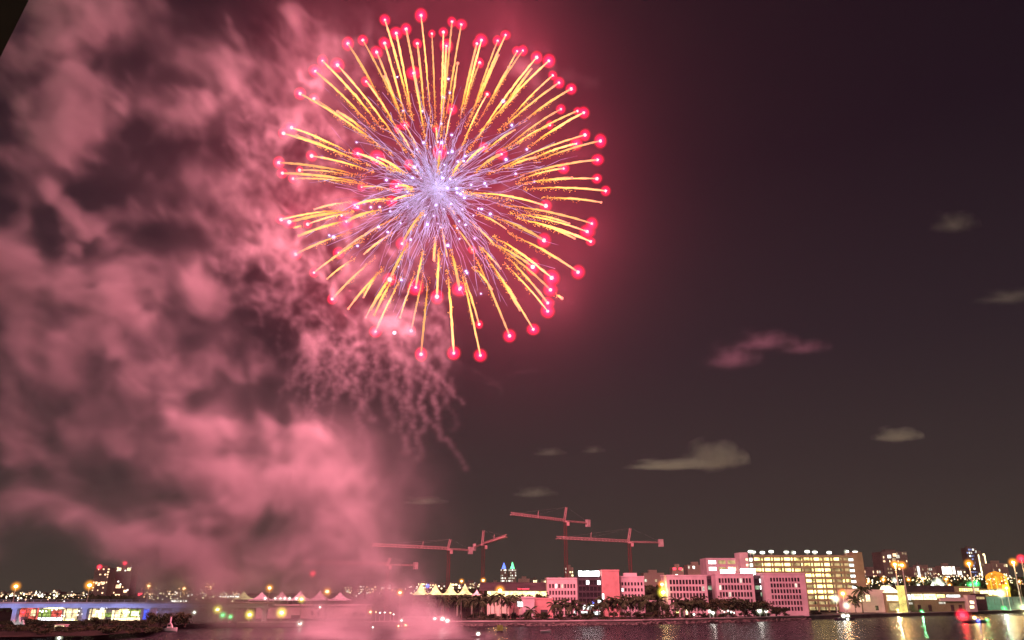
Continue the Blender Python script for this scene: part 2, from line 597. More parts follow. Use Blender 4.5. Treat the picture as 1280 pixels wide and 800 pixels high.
def volume_object(name, dens, lo, vox, material):
    """A smoke volume whose voxels are filled from an array, through a Volume Cube node."""
    nx, ny, nz = dens.shape
    me = bpy.data.meshes.new(name + "_voxels")
    me.vertices.add(nx * ny * nz)
    at = me.attributes.new("voxel", 'FLOAT', 'POINT')
    at.data.foreach_set('value', np.ascontiguousarray(dens, dtype=np.float32).ravel())
    src = bpy.data.objects.new(name + "_voxels", me)      # never linked to the scene: data only
    ng = bpy.data.node_groups.new(name + "_field", 'GeometryNodeTree')
    ng.interface.new_socket("Geometry", in_out='INPUT', socket_type='NodeSocketGeometry')
    ng.interface.new_socket("Geometry", in_out='OUTPUT', socket_type='NodeSocketGeometry')
    N = ng.nodes
    go = N.new('NodeGroupOutput')
    vc = N.new('GeometryNodeVolumeCube')
    hi = [lo[i] + vox * (dens.shape[i] - 1) for i in range(3)]
    vc.inputs['Min'].default_value = lo
    vc.inputs['Max'].default_value = hi
    vc.inputs['Resolution X'].default_value = nx
    vc.inputs['Resolution Y'].default_value = ny
    vc.inputs['Resolution Z'].default_value = nz
    oi = N.new('GeometryNodeObjectInfo')
    oi.inputs['Object'].default_value = src
    na = N.new('GeometryNodeInputNamedAttribute')
    na.data_type = 'FLOAT'
    na.inputs['Name'].default_value = "voxel"
    si = N.new('GeometryNodeSampleIndex')
    si.data_type = 'FLOAT'
    si.domain = 'POINT'
    po = N.new('GeometryNodeInputPosition')
    sx = N.new('ShaderNodeSeparateXYZ')
    L = ng.links
    L.new(po.outputs[0], sx.inputs[0])

    def math_(op, a, b):
        q = N.new('ShaderNodeMath')
        q.operation = op
        for k, v in enumerate((a, b)):
            if isinstance(v, (int, float)):
                q.inputs[k].default_value = v
            else:
                L.new(v, q.inputs[k])
        return q.outputs[0]
    idx = []
    for k in range(3):
        q = math_('SUBTRACT', sx.outputs[k], lo[k])
        q = math_('DIVIDE', q, vox)
        q = math_('ADD', q, 0.5)
        q = math_('FLOOR', q, 0.0)
        idx.append(q)
    fi = [N.new('FunctionNodeFloatToInt') for _ in range(3)]
    for k in range(3):
        L.new(idx[k], fi[k].inputs[0])

    def imath(op, a, b):
        q = N.new('FunctionNodeIntegerMath')
        q.operation = op
        for k, v in enumerate((a, b)):
            if isinstance(v, int):
                q.inputs[k].default_value = v
            else:
                L.new(v, q.inputs[k])
        return q.outputs[0]
    t = imath('ADD', imath('MULTIPLY', fi[0].outputs[0], ny), fi[1].outputs[0])
    t = imath('ADD', imath('MULTIPLY', t, nz), fi[2].outputs[0])
    L.new(oi.outputs['Geometry'], si.inputs['Geometry'])
    L.new(na.outputs[0], si.inputs['Value'])
    L.new(t, si.inputs['Index'])
    L.new(si.outputs[0], vc.inputs['Density'])
    sm = N.new('GeometryNodeSetMaterial')
    sm.inputs['Material'].default_value = material
    L.new(vc.outputs[0], sm.inputs['Geometry'])
    L.new(sm.outputs[0], go.inputs[0])
    vd = bpy.data.volumes.new(name)
    vd.materials.append(material)
    o = bpy.data.objects.new(name, vd)
    C.objects.link(o)
    md = o.modifiers.new("field", 'NODES')
    md.node_group = ng
    return tag(o, kind='stuff')

rng = np.random.default_rng(11)
VOX = 1.2
LO = (-300.0, 298.0, -1.0)
SH = (290, 60, 300)
gx = LO[0] + np.arange(SH[0], dtype=np.float32) * VOX
gy = LO[1] + np.arange(SH[1], dtype=np.float32) * VOX
gz = LO[2] + np.arange(SH[2], dtype=np.float32) * VOX

# puffs of the drifting plume: (photo px, py, distance, radius px across, up, strength)
PUFFS = [
    (170, 270, 365, 60, 26, 0.30), (250, 310, 358, 50, 30, 0.30), (120, 500, 360, 60, 40, 0.5), (350, 520, 345, 50, 30, 0.4), (330, 620, 338, 60, 30, 0.45), (110, 620, 362, 60, 30, 0.4), (200, 680, 350, 50, 40, 0.5), (260, 80, 355, 60, 50, 0.25),
    (125, 25, 346, 52, 26, 3.4), (95, 55, 348, 34, 40, 1.9), (75, 130, 354, 30, 70, 0.85), (20, 60, 365, 45, 120, 0.45), (60, 190, 360, 50, 45, 0.45),
    (150, 150, 358, 70, 60, 0.30), (215, 110, 352, 60, 60, 0.26), (300, 150, 348, 60, 60, 0.20), (190, 220, 360, 90, 26, 0.26), (330, 50, 352, 60, 50, 0.20), (350, 210, 342, 50, 60, 0.20), (410, 40, 345, 40, 40, 0.20), (300, 250, 345, 50, 30, 0.18), (250, 30, 355, 40, 30, 0.14),
    (380, 120, 342, 50, 60, 0.20), (340, 300, 340, 40, 40, 0.22),
    (15, 340, 365, 50, 55, 1.3), (100, 322, 358, 80, 30, 0.75), (60, 400, 360, 60, 50, 0.85), (150, 370, 352, 60, 36, 1.0), (230, 368, 345, 60, 22, 1.35), (262, 385, 344, 26, 18, 1.2), (205, 405, 345, 36, 45, 1.0),
    (130, 455, 355, 60, 40, 0.8), (265, 470, 342, 60, 24, 1.1), (320, 462, 338, 26, 18, 1.1), (160, 530, 350, 60, 40, 1.0), (50, 500, 368, 50, 50, 0.6), (90, 570, 366, 50, 40, 0.6),
    (270, 540, 340, 70, 40, 1.0), (215, 600, 340, 46, 50, 0.95), (290, 620, 335, 36, 50, 1.0), (370, 560, 334, 60, 22, 0.9), (440, 595, 332, 36, 22, 1.0), (400, 605, 334, 60, 18, 0.7), (275, 690, 335, 45, 50, 1.2), (440, 650, 332, 40, 30, 1.0), (370, 685, 333, 50, 22, 1.0),
    (240, 720, 335, 40, 40, 0.8), (350, 735, 331, 100, 30, 0.85), (440, 715, 330, 50, 36, 0.9), (520, 765, 327, 22, 40, 1.5), (500, 735, 328, 22, 26, 0.6), (400, 785, 326, 130, 20, 0.85), (290, 770, 328, 60, 26, 0.6), (530, 796, 324, 34, 14, 1.8), (470, 790, 325, 60, 18, 1.1),
    (120, 640, 362, 70, 40, 0.36), (40, 650, 370, 50, 50, 0.25), (170, 290, 365, 60, 30, 0.22), (290, 420, 348, 50, 34, 0.5),
]
def puff_field(shape, gx, gy, gz, puffs, depth=10.0, facing=False):
    m = np.zeros(shape, np.float32)
    for px, py, Y, rx, ry, s in puffs:
        if facing:      # the drifting sheet comes nearer the further it has drifted from the shell
            Y = min(354.0, max(320.0, 364.0 - 0.105 * math.hypot(px - 545, py - 238))) + (Y - 348) * 0.15
        c = P(px, py, Y)
        k = M(py, Y)
        ax = np.exp(-((gx - c.x) / (rx * k)) ** 2)
        dy_ = min(depth, 0.5 * (rx + ry) * 0.5 * k + 4)
        ay = np.exp(-((gy - c.y) / dy_) ** 2)
        az = np.exp(-((gz - c.z) / (ry * k)) ** 2)
        m += s * ax[:, None, None] * ay[None, :, None] * az[None, None, :]
    return m

def warped(shape, vox, cell, fine, amp, rng, oct=6, gain=0.62, rw=0.35):
    """Turbulent noise, stretched along y and stirred by a second noise."""
    v3 = (vox, vox * 0.45, vox)
    base = fbm(shape, v3, cell, oct, rng, gain)
    rid = fbm(shape, v3, fine, 4, rng, 0.62, ridged=True)
    q = base * (1 - rw) + rid * rw
    wx = lattice(shape, v3, cell * 0.8, rng) * amp + lattice(shape, v3, cell * 0.25, rng) * amp * 0.30
    wz = lattice(shape, v3, cell * 0.8, rng) * amp + lattice(shape, v3, cell * 0.25, rng) * amp * 0.30
    ii = np.arange(shape[0], dtype=np.float32)[:, None, None]
    jj = np.arange(shape[1], dtype=np.float32)[None, :, None]
    kk = np.arange(shape[2], dtype=np.float32)[None, None, :]
    X_ = (ii + wx).ravel()
    Y_ = (jj + 0 * wx).ravel()
    Z_ = (kk + wz).ravel()
    q = sample(q, X_, Y_, Z_).reshape(shape)
    return (q - q.mean()) / q.std()

def fade_faces(d, keep):
    for ax in range(3):
        n_ = d.shape[ax]
        i_ = np.arange(n_)
        lo_ = i_ if (ax, 0) not in keep else np.full(n_, 99)
        hi_ = n_ - 1 - i_ if (ax, 1) not in keep else np.full(n_, 99)
        w_ = np.minimum(1.0, np.minimum(lo_, hi_) / 5.0).astype(np.float32)
        d *= w_.reshape([-1 if q == ax else 1 for q in range(3)])
    return d
mask = puff_field(SH, gx, gy, gz, PUFFS, facing=True)
nz_ = warped(SH, VOX, 58.0, 15.0, 10.0, rng, 6, 0.70, 0.40)
dens = np.clip(mask * np.exp(1.25 * nz_ - 0.25) - 0.10 + 0.04 * nz_, 0, None)
KEYS = [(60, 395, 360, 40, 24, 0.5), (15, 330, 362, 34, 40, 0.6), (465, 650, 331, 30, 30, 0.4), (480, 705, 330, 36, 30, 0.5), (470, 745, 328, 60, 26, 0.7), (380, 765, 326, 110, 22, 0.9), (270, 778, 326, 60, 18, 0.7), (400, 796, 324, 150, 16, 1.3), (530, 788, 322, 30, 22, 1.3), (492, 760, 326, 24, 30, 0.5), (150, 430, 354, 40, 24, 0.4), (132, 24, 346, 40, 18, 1.3), (100, 50, 347, 30, 26, 0.9), (78, 120, 352, 22, 60, 0.6), (236, 370, 345, 44, 16, 1.0), (262, 388, 344, 20, 14, 0.9), (160, 362, 350, 60, 20, 0.7), (25, 345, 360, 40, 40, 0.6),
        (170, 490, 350, 46, 40, 0.6), (190, 570, 347, 40, 30, 0.5), (110, 420, 355, 40, 30, 0.5), (318, 462, 338, 22, 14, 0.9), (280, 470, 341, 40, 16, 0.6), (270, 550, 339, 50, 26, 0.5), (380, 556, 334, 50, 14, 0.6), (440, 600, 332, 28, 18, 0.7), (440, 655, 331, 34, 20, 0.6), (280, 690, 335, 36, 40, 0.6), (515, 770, 326, 20, 30, 0.8)]
fine_ = warped(SH, VOX, 20.0, 9.0, 5.0, rng, 4, 0.75, 0.5)
dens *= np.exp(0.95 * fine_ - 0.3)
dens += 0.19 * np.clip(np.minimum(mask, .7) * (1 + 0.5 * nz_), 0, None)
dens += np.clip(puff_field(SH, gx, gy, gz, KEYS, 8.0, True) * np.exp(0.75 * nz_ + 0.65 * fine_ - 0.3) - 0.06, 0, None)
FILL = [(450, 635, 331, 56, 60, 0.22), (470, 710, 330, 46, 50, 0.24), (430, 555, 334, 50, 36, 0.22), (400, 640, 334, 60, 50, 0.22), (300, 745, 331, 80, 40, 0.25), (500, 650, 331, 50, 70, 0.06)]
dens += puff_field(SH, gx, gy, gz, FILL, 12.0, True) * np.exp(0.35 * nz_ + 0.25 * fine_)
dens = 2.6 * (1 - np.exp(-dens / 1.6))
dens *= np.minimum(1.0, np.maximum(0.0, (gz[None, None, :] + 1.0) / 3.0))
dens = fade_faces(dens, {(0, 0), (2, 0)})
SMOKE_D = 0.034

# fine curls of burnt-out stars around the shell
VOX2 = 0.9
LO2 = (-140.0, 306.0, 40.0)
SH2 = (190, 44, 308)
hx_ = LO2[0] + np.arange(SH2[0], dtype=np.float32) * VOX2
hy_ = LO2[1] + np.arange(SH2[1], dtype=np.float32) * VOX2
hz_ = LO2[2] + np.arange(SH2[2], dtype=np.float32) * VOX2
CURLS = [(330, 260, 324, 70, 60, 0.8), (350, 330, 322, 60, 50, 1.0), (390, 400, 322, 60, 50, 1.0), (450, 425, 322, 60, 36, 0.7), (500, 440, 322, 36, 28, 0.35), (340, 170, 326, 60, 60, 0.55),
         (400, 80, 328, 60, 60, 0.45), (420, 300, 322, 70, 80, 0.8), (480, 370, 322, 60, 70, 0.9), (300, 330, 326, 40, 60, 0.5), (400, 200, 324, 60, 60, 0.5)]
m2 = puff_field(SH2, hx_, hy_, hz_, CURLS, 12.0)
n2 = warped(SH2, VOX2, 15.0, 4.6, 3.6, rng, 5, 0.85, 0.6)
d2 = np.clip(m2, 0, 1.3) * np.clip(np.exp(1.6 * n2) - 0.9, 0, 12.0) * 0.11
# the bright flash of smoke low in the shell
d2 += 0.8 * np.clip(puff_field(SH2, hx_, hy_, hz_, [(488, 402, 318, 24, 28, 1.6), (475, 345, 318, 26, 36, 0.55), (440, 320, 318, 30, 24, 0.4), (540, 255, 318, 20, 26, 0.35)], 9.0) * np.exp(0.55 * n2) - 0.2, 0, None)
rq = np.random.default_rng(4)
def squiggle(d, x, z, y, dx, dz, n, step, jit, r, s):
    px_, pz_ = 0.0, 0.0
    for i in range(n):
        px_ = px_ * 0.72 + rq.normal() * jit
        pz_ = pz_ * 0.72 + rq.normal() * jit
        x += (dx + px_) * step
        z += (dz + pz_) * step
        y += rq.normal() * 0.3
        i0, j0, k0 = int((x - LO2[0]) / VOX2), int((y - LO2[1]) / VOX2), int((z - LO2[2]) / VOX2)
        if not (3 < i0 < SH2[0] - 4 and 3 < j0 < SH2[1] - 4 and 3 < k0 < SH2[2] - 4):
            continue
        sl = (slice(i0 - 3, i0 + 4), slice(j0 - 3, j0 + 4), slice(k0 - 3, k0 + 4))
        q = ((hx_[sl[0]] - x) ** 2)[:, None, None] + ((hy_[sl[1]] - y) ** 2)[None, :, None] + ((hz_[sl[2]] - z) ** 2)[None, None, :]
        f_ = s * (1 - 0.6 * i / n) * rq.uniform(0.5, 1.3)
        d[sl] = np.maximum(d[sl], f_ * np.exp(-q / (r * r)))
for i in range(60):
    px, py = rq.uniform(385, 535), rq.uniform(415, 462)
    c = P(px, py, rq.uniform(316, 330))
    out_ = (px - 485) / 240.0
    squiggle(d2, c.x, c.z, c.y, out_ * 0.9 + rq.normal() * 0.15, -1.0, int(rq.uniform(14, 46)), 0.7, 0.75, rq.uniform(0.7, 1.15), rq.uniform(0.8, 2.4) * (1.0 if px < 560 else 0.6))
for px, py in ((592, 462), (606, 480)):
    c = P(px, py, 322)
    squiggle(d2, c.x, c.z, c.y, 0.6, -0.8, 16, 0.7, 0.8, 0.7, 0.35)
for i in range(150):
    a_ = rq.uniform(math.pi * 0.75, math.pi * 1.56)
    r0_ = rq.uniform(120, 250)
    px, py = 535 + r0_ * math.cos(a_), 250 - r0_ * math.sin(a_)
    c = P(px, py, rq.uniform(314, 334))
    squiggle(d2, c.x, c.z, c.y, math.cos(a_) * 0.5, math.sin(a_) * 0.5 - 0.35, int(rq.uniform(14, 34)), 0.75, 0.75, rq.uniform(0.9, 1.6), rq.uniform(0.5, 1.5))
d2 = fade_faces(d2, set())
smk = volume_object("smoke_plume", dens.astype(np.float32), LO, VOX, smoke_mat("drifting_smoke", (0.97, 0.96, 0.97), SMOKE_D))
tag(smk, "broad pink lit smoke plume drifting from the water past the firework", "smoke")
crl = volume_object("smoke_curls", d2.astype(np.float32), LO2, VOX2, smoke_mat("curling_smoke", (0.96, 0.94, 0.97), SMOKE_D))
tag(crl, "fine curling threads of smoke hanging below and beside the firework", "smoke")

# smoke lying low over the water in front of the quay
VOX4 = 1.3
LO4 = (-135.0, 205.0, -0.6)
SH4 = (110, 94, 36)
bx4, by4, bz4 = [LO4[i] + np.arange(SH4[i], dtype=np.float32) * VOX4 for i in range(3)]
LOW = [(290, 772, 292, 60, 16, 0.35), (350, 770, 290, 70, 16, 0.5), (420, 770, 290, 60, 18, 0.8), (480, 772, 292, 50, 18, 0.8), (508, 768, 300, 24, 24, 1.0), (490, 745, 305, 26, 20, 0.4), (330, 796, 244, 80, 12, 0.6), (430, 796, 244, 80, 12, 0.8), (520, 797, 246, 40, 12, 1.2), (420, 800, 226, 140, 8, 0.8),
       (540, 790, 268, 18, 14, 2.2), (515, 785, 276, 34, 20, 1.3), (450, 790, 268, 60, 14, 0.9), (370, 792, 264, 70, 14, 0.75), (290, 790, 268, 50, 12, 0.55), (512, 752, 300, 14, 22, 0.6), (555, 778, 285, 12, 9, 0.9)]
d4 = puff_field(SH4, bx4, by4, bz4, LOW, 14.0)
n4 = warped(SH4, VOX4, 22.0, 9.0, 4.0, rng, 4, 0.7, 0.4)
d4 = np.clip(0.62 * d4 * np.exp(0.85 * n4 - 0.15) - 0.06, 0, 3.0)
d4 *= np.minimum(1.0, np.maximum(0.0, (bz4[None, None, :] + 0.3) / 2.0))
d4 = fade_faces(d4, {(2, 0)})
lws = volume_object("low_smoke", d4.astype(np.float32), LO4, VOX4, smoke_mat("low_drifting_smoke", (0.97, 0.96, 0.97), 0.036))
tag(lws, "low bank of pink smoke lying over the water before the quay", "smoke")

# thin smoke veil added round the shell, red glow put into its colour
VOX3 = 8.0
LO3 = (-230.0, 120.0, 20.0)
SH3 = (50, 46, 42)
ax3, ay3, az3 = [LO3[i] + np.arange(SH3[i], dtype=np.float32) * VOX3 for i in range(3)]
rr3 = np.sqrt((ax3[:, None, None] - BC.x) ** 2 + (ay3[None, :, None] - BC.y) ** 2 + (az3[None, None, :] - BC.z) ** 2)
d3 = np.exp(-(rr3 / 60.0) ** 2) * np.clip(1 + 0.35 * fbm(SH3, VOX3, 60.0, 3, rng), 0.2, 2)
d3 = fade_faces(d3, set())
thn = volume_object("glow_veil", d3.astype(np.float32), LO3, VOX3, smoke_mat("red_glow_veil", (0.97, 0.24, 0.38), 0.00058))
tag(thn, "thin red tinted smoke veil added for the glow round the bursting shell", "smoke")

crl.data.materials[0].cycles.volume_step_rate = 1.2
# ------------------------------------------------------------------ water and land
LAND = 1.6
m_water = bpy.data.materials.new("night_water")
m_water.use_nodes = True
_n = m_water.node_tree
_n.nodes.clear()
_out = _n.nodes.new('ShaderNodeOutputMaterial')
_df = _n.nodes.new('ShaderNodeBsdfDiffuse')
_df.inputs['Color'].default_value = (0.010, 0.011, 0.013, 1)
_gl = _n.nodes.new('ShaderNodeBsdfGlossy')
_gl.inputs['Roughness'].default_value = 0.20
_fr = _n.nodes.new('ShaderNodeFresnel')
_fr.inputs['IOR'].default_value = 1.33
_fm = _n.nodes.new('ShaderNodeMath')
_fm.operation = 'MULTIPLY'
_fm.inputs[1].default_value = 0.75          # choppy water hides part of its own surface
_mx = _n.nodes.new('ShaderNodeMixShader')
_n.links.new(_fr.outputs[0], _fm.inputs[0])
_n.links.new(_fm.outputs[0], _mx.inputs[0])
_n.links.new(_df.outputs[0], _mx.inputs[1])
_n.links.new(_gl.outputs[0], _mx.inputs[2])
_n.links.new(_mx.outputs[0], _out.inputs['Surface'])
_t = _n.nodes.new('ShaderNodeTexCoord')
_mp = _n.nodes.new('ShaderNodeMapping')
_mp.inputs['Scale'].default_value = (0.55, 1.0, 1.0)
_n.links.new(_t.outputs['Object'], _mp.inputs[0])
_prev = None
for sc_, dist_ in ((0.16, 1.5), (0.7, 0.7), (2.3, 0.09)):
    _no = _n.nodes.new('ShaderNodeTexNoise')
    _no.inputs['Scale'].default_value = sc_
    _no.inputs['Detail'].default_value = 3
    _n.links.new(_mp.outputs[0], _no.inputs['Vector'])
    _bm = _n.nodes.new('ShaderNodeBump')
    _bm.inputs['Strength'].default_value = 1.0
    _bm.inputs['Distance'].default_value = dist_
    _n.links.new(_no.outputs[0], _bm.inputs['Height'])
    if _prev is not None:
        _n.links.new(_prev.outputs[0], _bm.inputs['Normal'])
    _prev = _bm
for q_ in (_gl, _fr, _df):
    _n.links.new(_prev.outputs[0], q_.inputs['Normal'])
tag(MB().add([(-2380, -50, 0), (2380, -50, 0), (2380, 2580, 0), (-2380, 2580, 0)], [(0, 1, 2, 3)]).build("water", m_water), kind='structure')

M_SOIL = mat("dark_ground", (0.022, 0.02, 0.016), 0.95, 0.5, 0.08, spec=0.03)
M_CONC = mat("pale_concrete", (0.36, 0.33, 0.31), 0.85, 0.35, 0.15)
SHORE = [(-2300, 190), (-260, 200), (XAT(120, 232), 232), (XAT(196, 258), 258), (XAT(214, 300), 300), (XAT(300, 322), 322), (XAT(480, 330), 330), (XAT(570, 331), 331),
         (XAT(700, 336), 336), (XAT(800, 345), 345), (XAT(940, 376), 376), (XAT(1010, 402), 402), (XAT(1100, 436), 436), (XAT(1180, 462), 462), (XAT(1290, 520), 520), (900, 640), (2370, 700)]
vs = [(x, y, LAND) for x, y in SHORE] + [(2370, 2570, LAND), (-2300, 2570, LAND)]
tag(MB().add(vs, [tuple(range(len(vs)))]).build("ground", M_SOIL), kind='structure')
wl, cp = MB(), MB()
for (x0, y0), (x1, y1) in zip(SHORE[5:-1], SHORE[6:]):
    d = Vector((x1 - x0, y1 - y0, 0)).normalized()
    nrm = Vector((d.y, -d.x, 0))
    a, b = Vector((x0, y0, 0)), Vector((x1, y1, 0))
    q = [a + nrm * 0.5, b + nrm * 0.5, b - nrm * 0.9, a - nrm * 0.9]
    bf = [(0, 1, 2, 3), (7, 6, 5, 4), (0, 4, 5, 1), (1, 5, 6, 2), (2, 6, 7, 3), (3, 7, 4, 0)]
    wl.add([(p.x, p.y, -0.6) for p in q] + [(p.x, p.y, LAND - 0.1) for p in q], bf)
    q = [a + nrm * 0.62, b + nrm * 0.62, b - nrm * 1.0, a - nrm * 1.0]
    cp.add([(p.x, p.y, LAND - 0.097) for p in q] + [(p.x, p.y, LAND + 0.35) for p in q], bf)
sw = wl.build("seawall", mat("dark_wet_concrete", (0.10, 0.09, 0.085), 0.8, 0.4, 0.2))
cp.build("cap", M_CONC, sw)
tag(sw, "long low concrete seawall edging the far shore", "seawall")

# the sloping bank of riprap in front of the wall
rk = random.Random(3)
M_ROCK = mat("riprap_rock", (0.11, 0.095, 0.085), 0.95, 0.4, 0.6)
rp = MB()
for (x0, y0), (x1, y1) in zip(SHORE[7:11], SHORE[8:12]):
    L = math.hypot(x1 - x0, y1 - y0)
    for k in range(int(L * 2.2)):
        t = rk.random()
        o_ = rk.uniform(0.5, 3.2)
        r = rk.uniform(0.25, 0.6)
        rp.ball((x0 + (x1 - x0) * t, y0 + (y1 - y0) * t - o_, 1.0 - o_ * 0.36 + rk.uniform(-.1, .15)), r, 1, (1.2, 1.0, rk.uniform(.6, .9)))
tag(rp.build("riprap_rocks", M_ROCK), kind='stuff')

# road behind the palms
M_ASPH = mat("asphalt", (0.05, 0.048, 0.046), 0.9, 0.3, 0.3)
rd = [(XAT(520, 352), 352), (XAT(830, 366), 366), (XAT(1000, 424), 424), (XAT(1290, 548), 548)]
vs, fs = [], []
for i, (x, y) in enumerate(rd):
    vs += [(x, y, LAND + 0.004), (x, y + 9, LAND + 0.004)]
    if i:
        fs.append((2 * i - 2, 2 * i, 2 * i + 1, 2 * i - 1))
tag(MB().add(vs, fs).build("shore_road", M_ASPH), kind='structure')

# ------------------------------------------------------------------ building materials
M_STUC = mat("salmon_stucco", (0.50, 0.43, 0.43), 0.9, 0.18, 0.2)
M_STUC2 = mat("pale_stucco", (0.54, 0.47, 0.45), 0.9, 0.18, 0.2)
M_BRICK = mat("red_cladding", (0.50, 0.27, 0.25), 0.9, 0.15, 0.3)
M_DARKW = mat("dark_cladding", (0.05, 0.045, 0.05), 0.5, 0.3, 0.3)
M_ROOF = mat("dark_roof", (0.06, 0.05, 0.05), 0.8, 0.3, 0.2)
M_FAR = mat("far_wall", (0.27, 0.23, 0.19), 0.9, 0.3, 0.05)
M_FAR2 = mat("far_wall_pale", (0.42, 0.36, 0.28), 0.9, 0.3, 0.05)
M_METAL = mat("galvanised_metal", (0.42, 0.40, 0.38), 0.5, 0.2, 1.0, 0.6)
M_BEIGE = mat("beige_precast", (0.22, 0.21, 0.12), 0.9, 0.2, 0.2)
M_GLASS = mat("dark_window_glass", (0.02, 0.018, 0.022), 0.12, 0.3, 0.5, spec=0.6)
M_GLASSR = mat("brownish_window_glass", (0.07, 0.045, 0.05), 0.3, 0.4, 0.5)
M_LIT = glow("lit_window_warm", (1.0, 0.80, 0.46), 2.6, var=0.6, scale=0.6)
M_LITW = glow("lit_window_white", (0.95, 1.0, 0.98), 2.4, var=0.4, scale=0.7)
M_LITG = glow("lit_window_green", (0.62, 0.85, 0.55), 0.5, var=0.6, scale=0.9)
M_DIM = glow("dim_window", (1.0, 0.72, 0.42), 0.55, var=0.6, scale=0.4)
M_DIM2 = glow("dim_window_pale", (0.95, 0.90, 0.72), 0.9, var=0.5, scale=0.4)
M_DECK = glow("lit_parking_deck", (1.0, 0.80, 0.28), 3.2, var=0.85, scale=0.25)
M_DECKD = glow("dim_parking_deck", (0.85, 0.62, 0.28), 0.6, var=0.7, scale=0.3)
M_SIGN = glow("backlit_sign", (0.85, 1.0, 0.97), 9.0)
M_SIGNW = glow("backlit_sign_white", (1.0, 0.99, 0.9), 7.0)
M_BLUE = glow("blue_lamp", (0.12, 0.2, 1.0), 2.6)
M_GREEN = glow("green_lamp", (0.15, 1.0, 0.35), 2.6)
M_RED = glow("red_lamp", (1.0, 0.05, 0.08), 3.2)
M_AMB = glow("amber_lamp", (1.0, 0.72, 0.34), 6.0)
M_WHT = glow("white_lamp", (1.0, 0.98, 0.88), 6.0)
M_YEL = glow("yellow_lamp", (1.0, 0.95, 0.45), 5.0)
G_AMB = halo_mat("amber_lamp_halo", (1.0, 0.34, 0.02), 1.40, 2.0)  # soft glare round each lamp put in as emission, no glass globe
G_WHT = halo_mat("white_lamp_halo", (0.9, 0.95, 0.7), 1.26, 2.0)
G_YEL = halo_mat("yellow_lamp_halo", (0.85, 0.75, 0.06), 1.68, 2.0)
G_RED = halo_mat("red_lamp_halo", (1.0, 0.02, 0.05), 2.10, 2.0)
G_GRN = halo_mat("green_lamp_halo", (0.05, 0.9, 0.2), 1.68, 2.0)
G_BLU = halo_mat("blue_lamp_halo", (0.06, 0.1, 1.0), 1.68, 2.0)

UNIT = {}
def unit_box(m, name):
    """Unit box sitting on y 0..1, centred on x and z, shared by every copy."""
    k = (m.name, name)
    if k not in UNIT:
        UNIT[k] = MB().box(-.5, .5, 0, 1, -.5, .5).mesh(name, m)
    return UNIT[k]

def panel(name, m, parent, x, y, z, w, h, d=0.12):
    return put(name, unit_box(m, name), parent, (x, y, z), sc=(w, d, h))

def facade(name, label, cat, px0, px1, pyt, Y, deep, rows, cols, wall, pick, mx=0.05, top=0.10, bot=0.0, frac=(0.64, 0.62), group=None, zb=LAND, win="window", parapet=True):
    """A building whose front has rows and columns of windows set back in their openings."""
    x0, x1 = XAT(px0, Y), XAT(px1, Y)
    z1 = ZAT(pyt, Y)
    H, Wd = z1 - zb, x1 - x0
    t = thing(name, ((x0 + x1) / 2, Y, zb), label, cat, group)
    b = MB()
    rec = 0.35
    b.box(-Wd / 2, Wd / 2, rec, deep, 0, H)
    zt, zl = H * (1 - top), H * bot
    rh = (zt - zl) / rows
    cw = Wd * (1 - 2 * mx) / cols
    xl = -Wd / 2 + Wd * mx
    e = 0.02
    b.box(-Wd / 2, Wd / 2, 0, rec + e, zt, H)
    if zl > 0.05:
        b.box(-Wd / 2, Wd / 2, 0, rec + e, 0, zl)
    b.box(-Wd / 2, xl, 0, rec + e, zl, zt)
    b.box(-xl, Wd / 2, 0, rec + e, zl, zt)
    ww, wh = cw * frac[0], rh * frac[1]
    for r in range(rows):
        za = zl + r * rh
        b.box(xl, -xl, 0, rec + e, za, za + (rh - wh) * 0.55)
        b.box(xl, -xl, 0, rec + e, za + (rh - wh) * 0.55 + wh, za + rh)
        for c in range(cols):
            xa = xl + c * cw
            zc = za + (rh - wh) * 0.55
            b.box(xa, xa + (cw - ww) / 2, 0.004, rec + e, zc, zc + wh)
            b.box(xa + (cw + ww) / 2, xa + cw, 0.004, rec + e, zc, zc + wh)
            m = pick(r, c)
            if m is not None:
                panel(win, m, t, xa + cw / 2, 0.2, zc + wh / 2, ww, wh, 0.1)
    b.build("wall", wall, t)
    if parapet:
        p = MB()
        p.box(-Wd / 2 - .15, Wd / 2 + .15, -.15, .3, H, H + .7).box(-Wd / 2 - .15, Wd / 2 + .15, deep - .3, deep + .15, H, H + .7)
        p.box(-Wd / 2 - .15, -Wd / 2 + .3, .3, deep - .3, H, H + .7).box(Wd / 2 - .3, Wd / 2 + .15, .3, deep - .3, H, H + .7)
        p.build("parapet", wall, t)
    return t, Wd, H

def sign_letters(parent, px0, px1, pyt, pyb, Y, m, loc, rr, gap=0.25, name="lit_sign"):
    """A backlit rooftop sign: a row of glowing character blocks, too blurred in the photo to read."""
    x0, x1 = XAT(px0, Y, pyt), XAT(px1, Y, pyt)
    z0, z1 = ZAT(pyb, Y), ZAT(pyt, Y)
    b = MB()
    x = x0
    while x < x1 - 0.3:
        xe = min(x + rr.uniform(.7, 1.5), x1)
        b.box(x, xe, 0, .25, z0 + rr.uniform(0, .2), z1 - rr.uniform(0, .3))
        x = xe + gap
    o = b.build(name, m, parent, loc=(-loc[0], -loc[1] + Y - 0.5, -loc[2]))
    return o

rw = random.Random(17)
def picker(lit=0.0, base=M_GLASS, alt=None, alt_p=0.0, litm=M_LITW):
    def f(r, c):
        k = rw.random()
        if k < lit:
            return litm
        if k < lit + alt_p:
            return alt
        return base
    return f

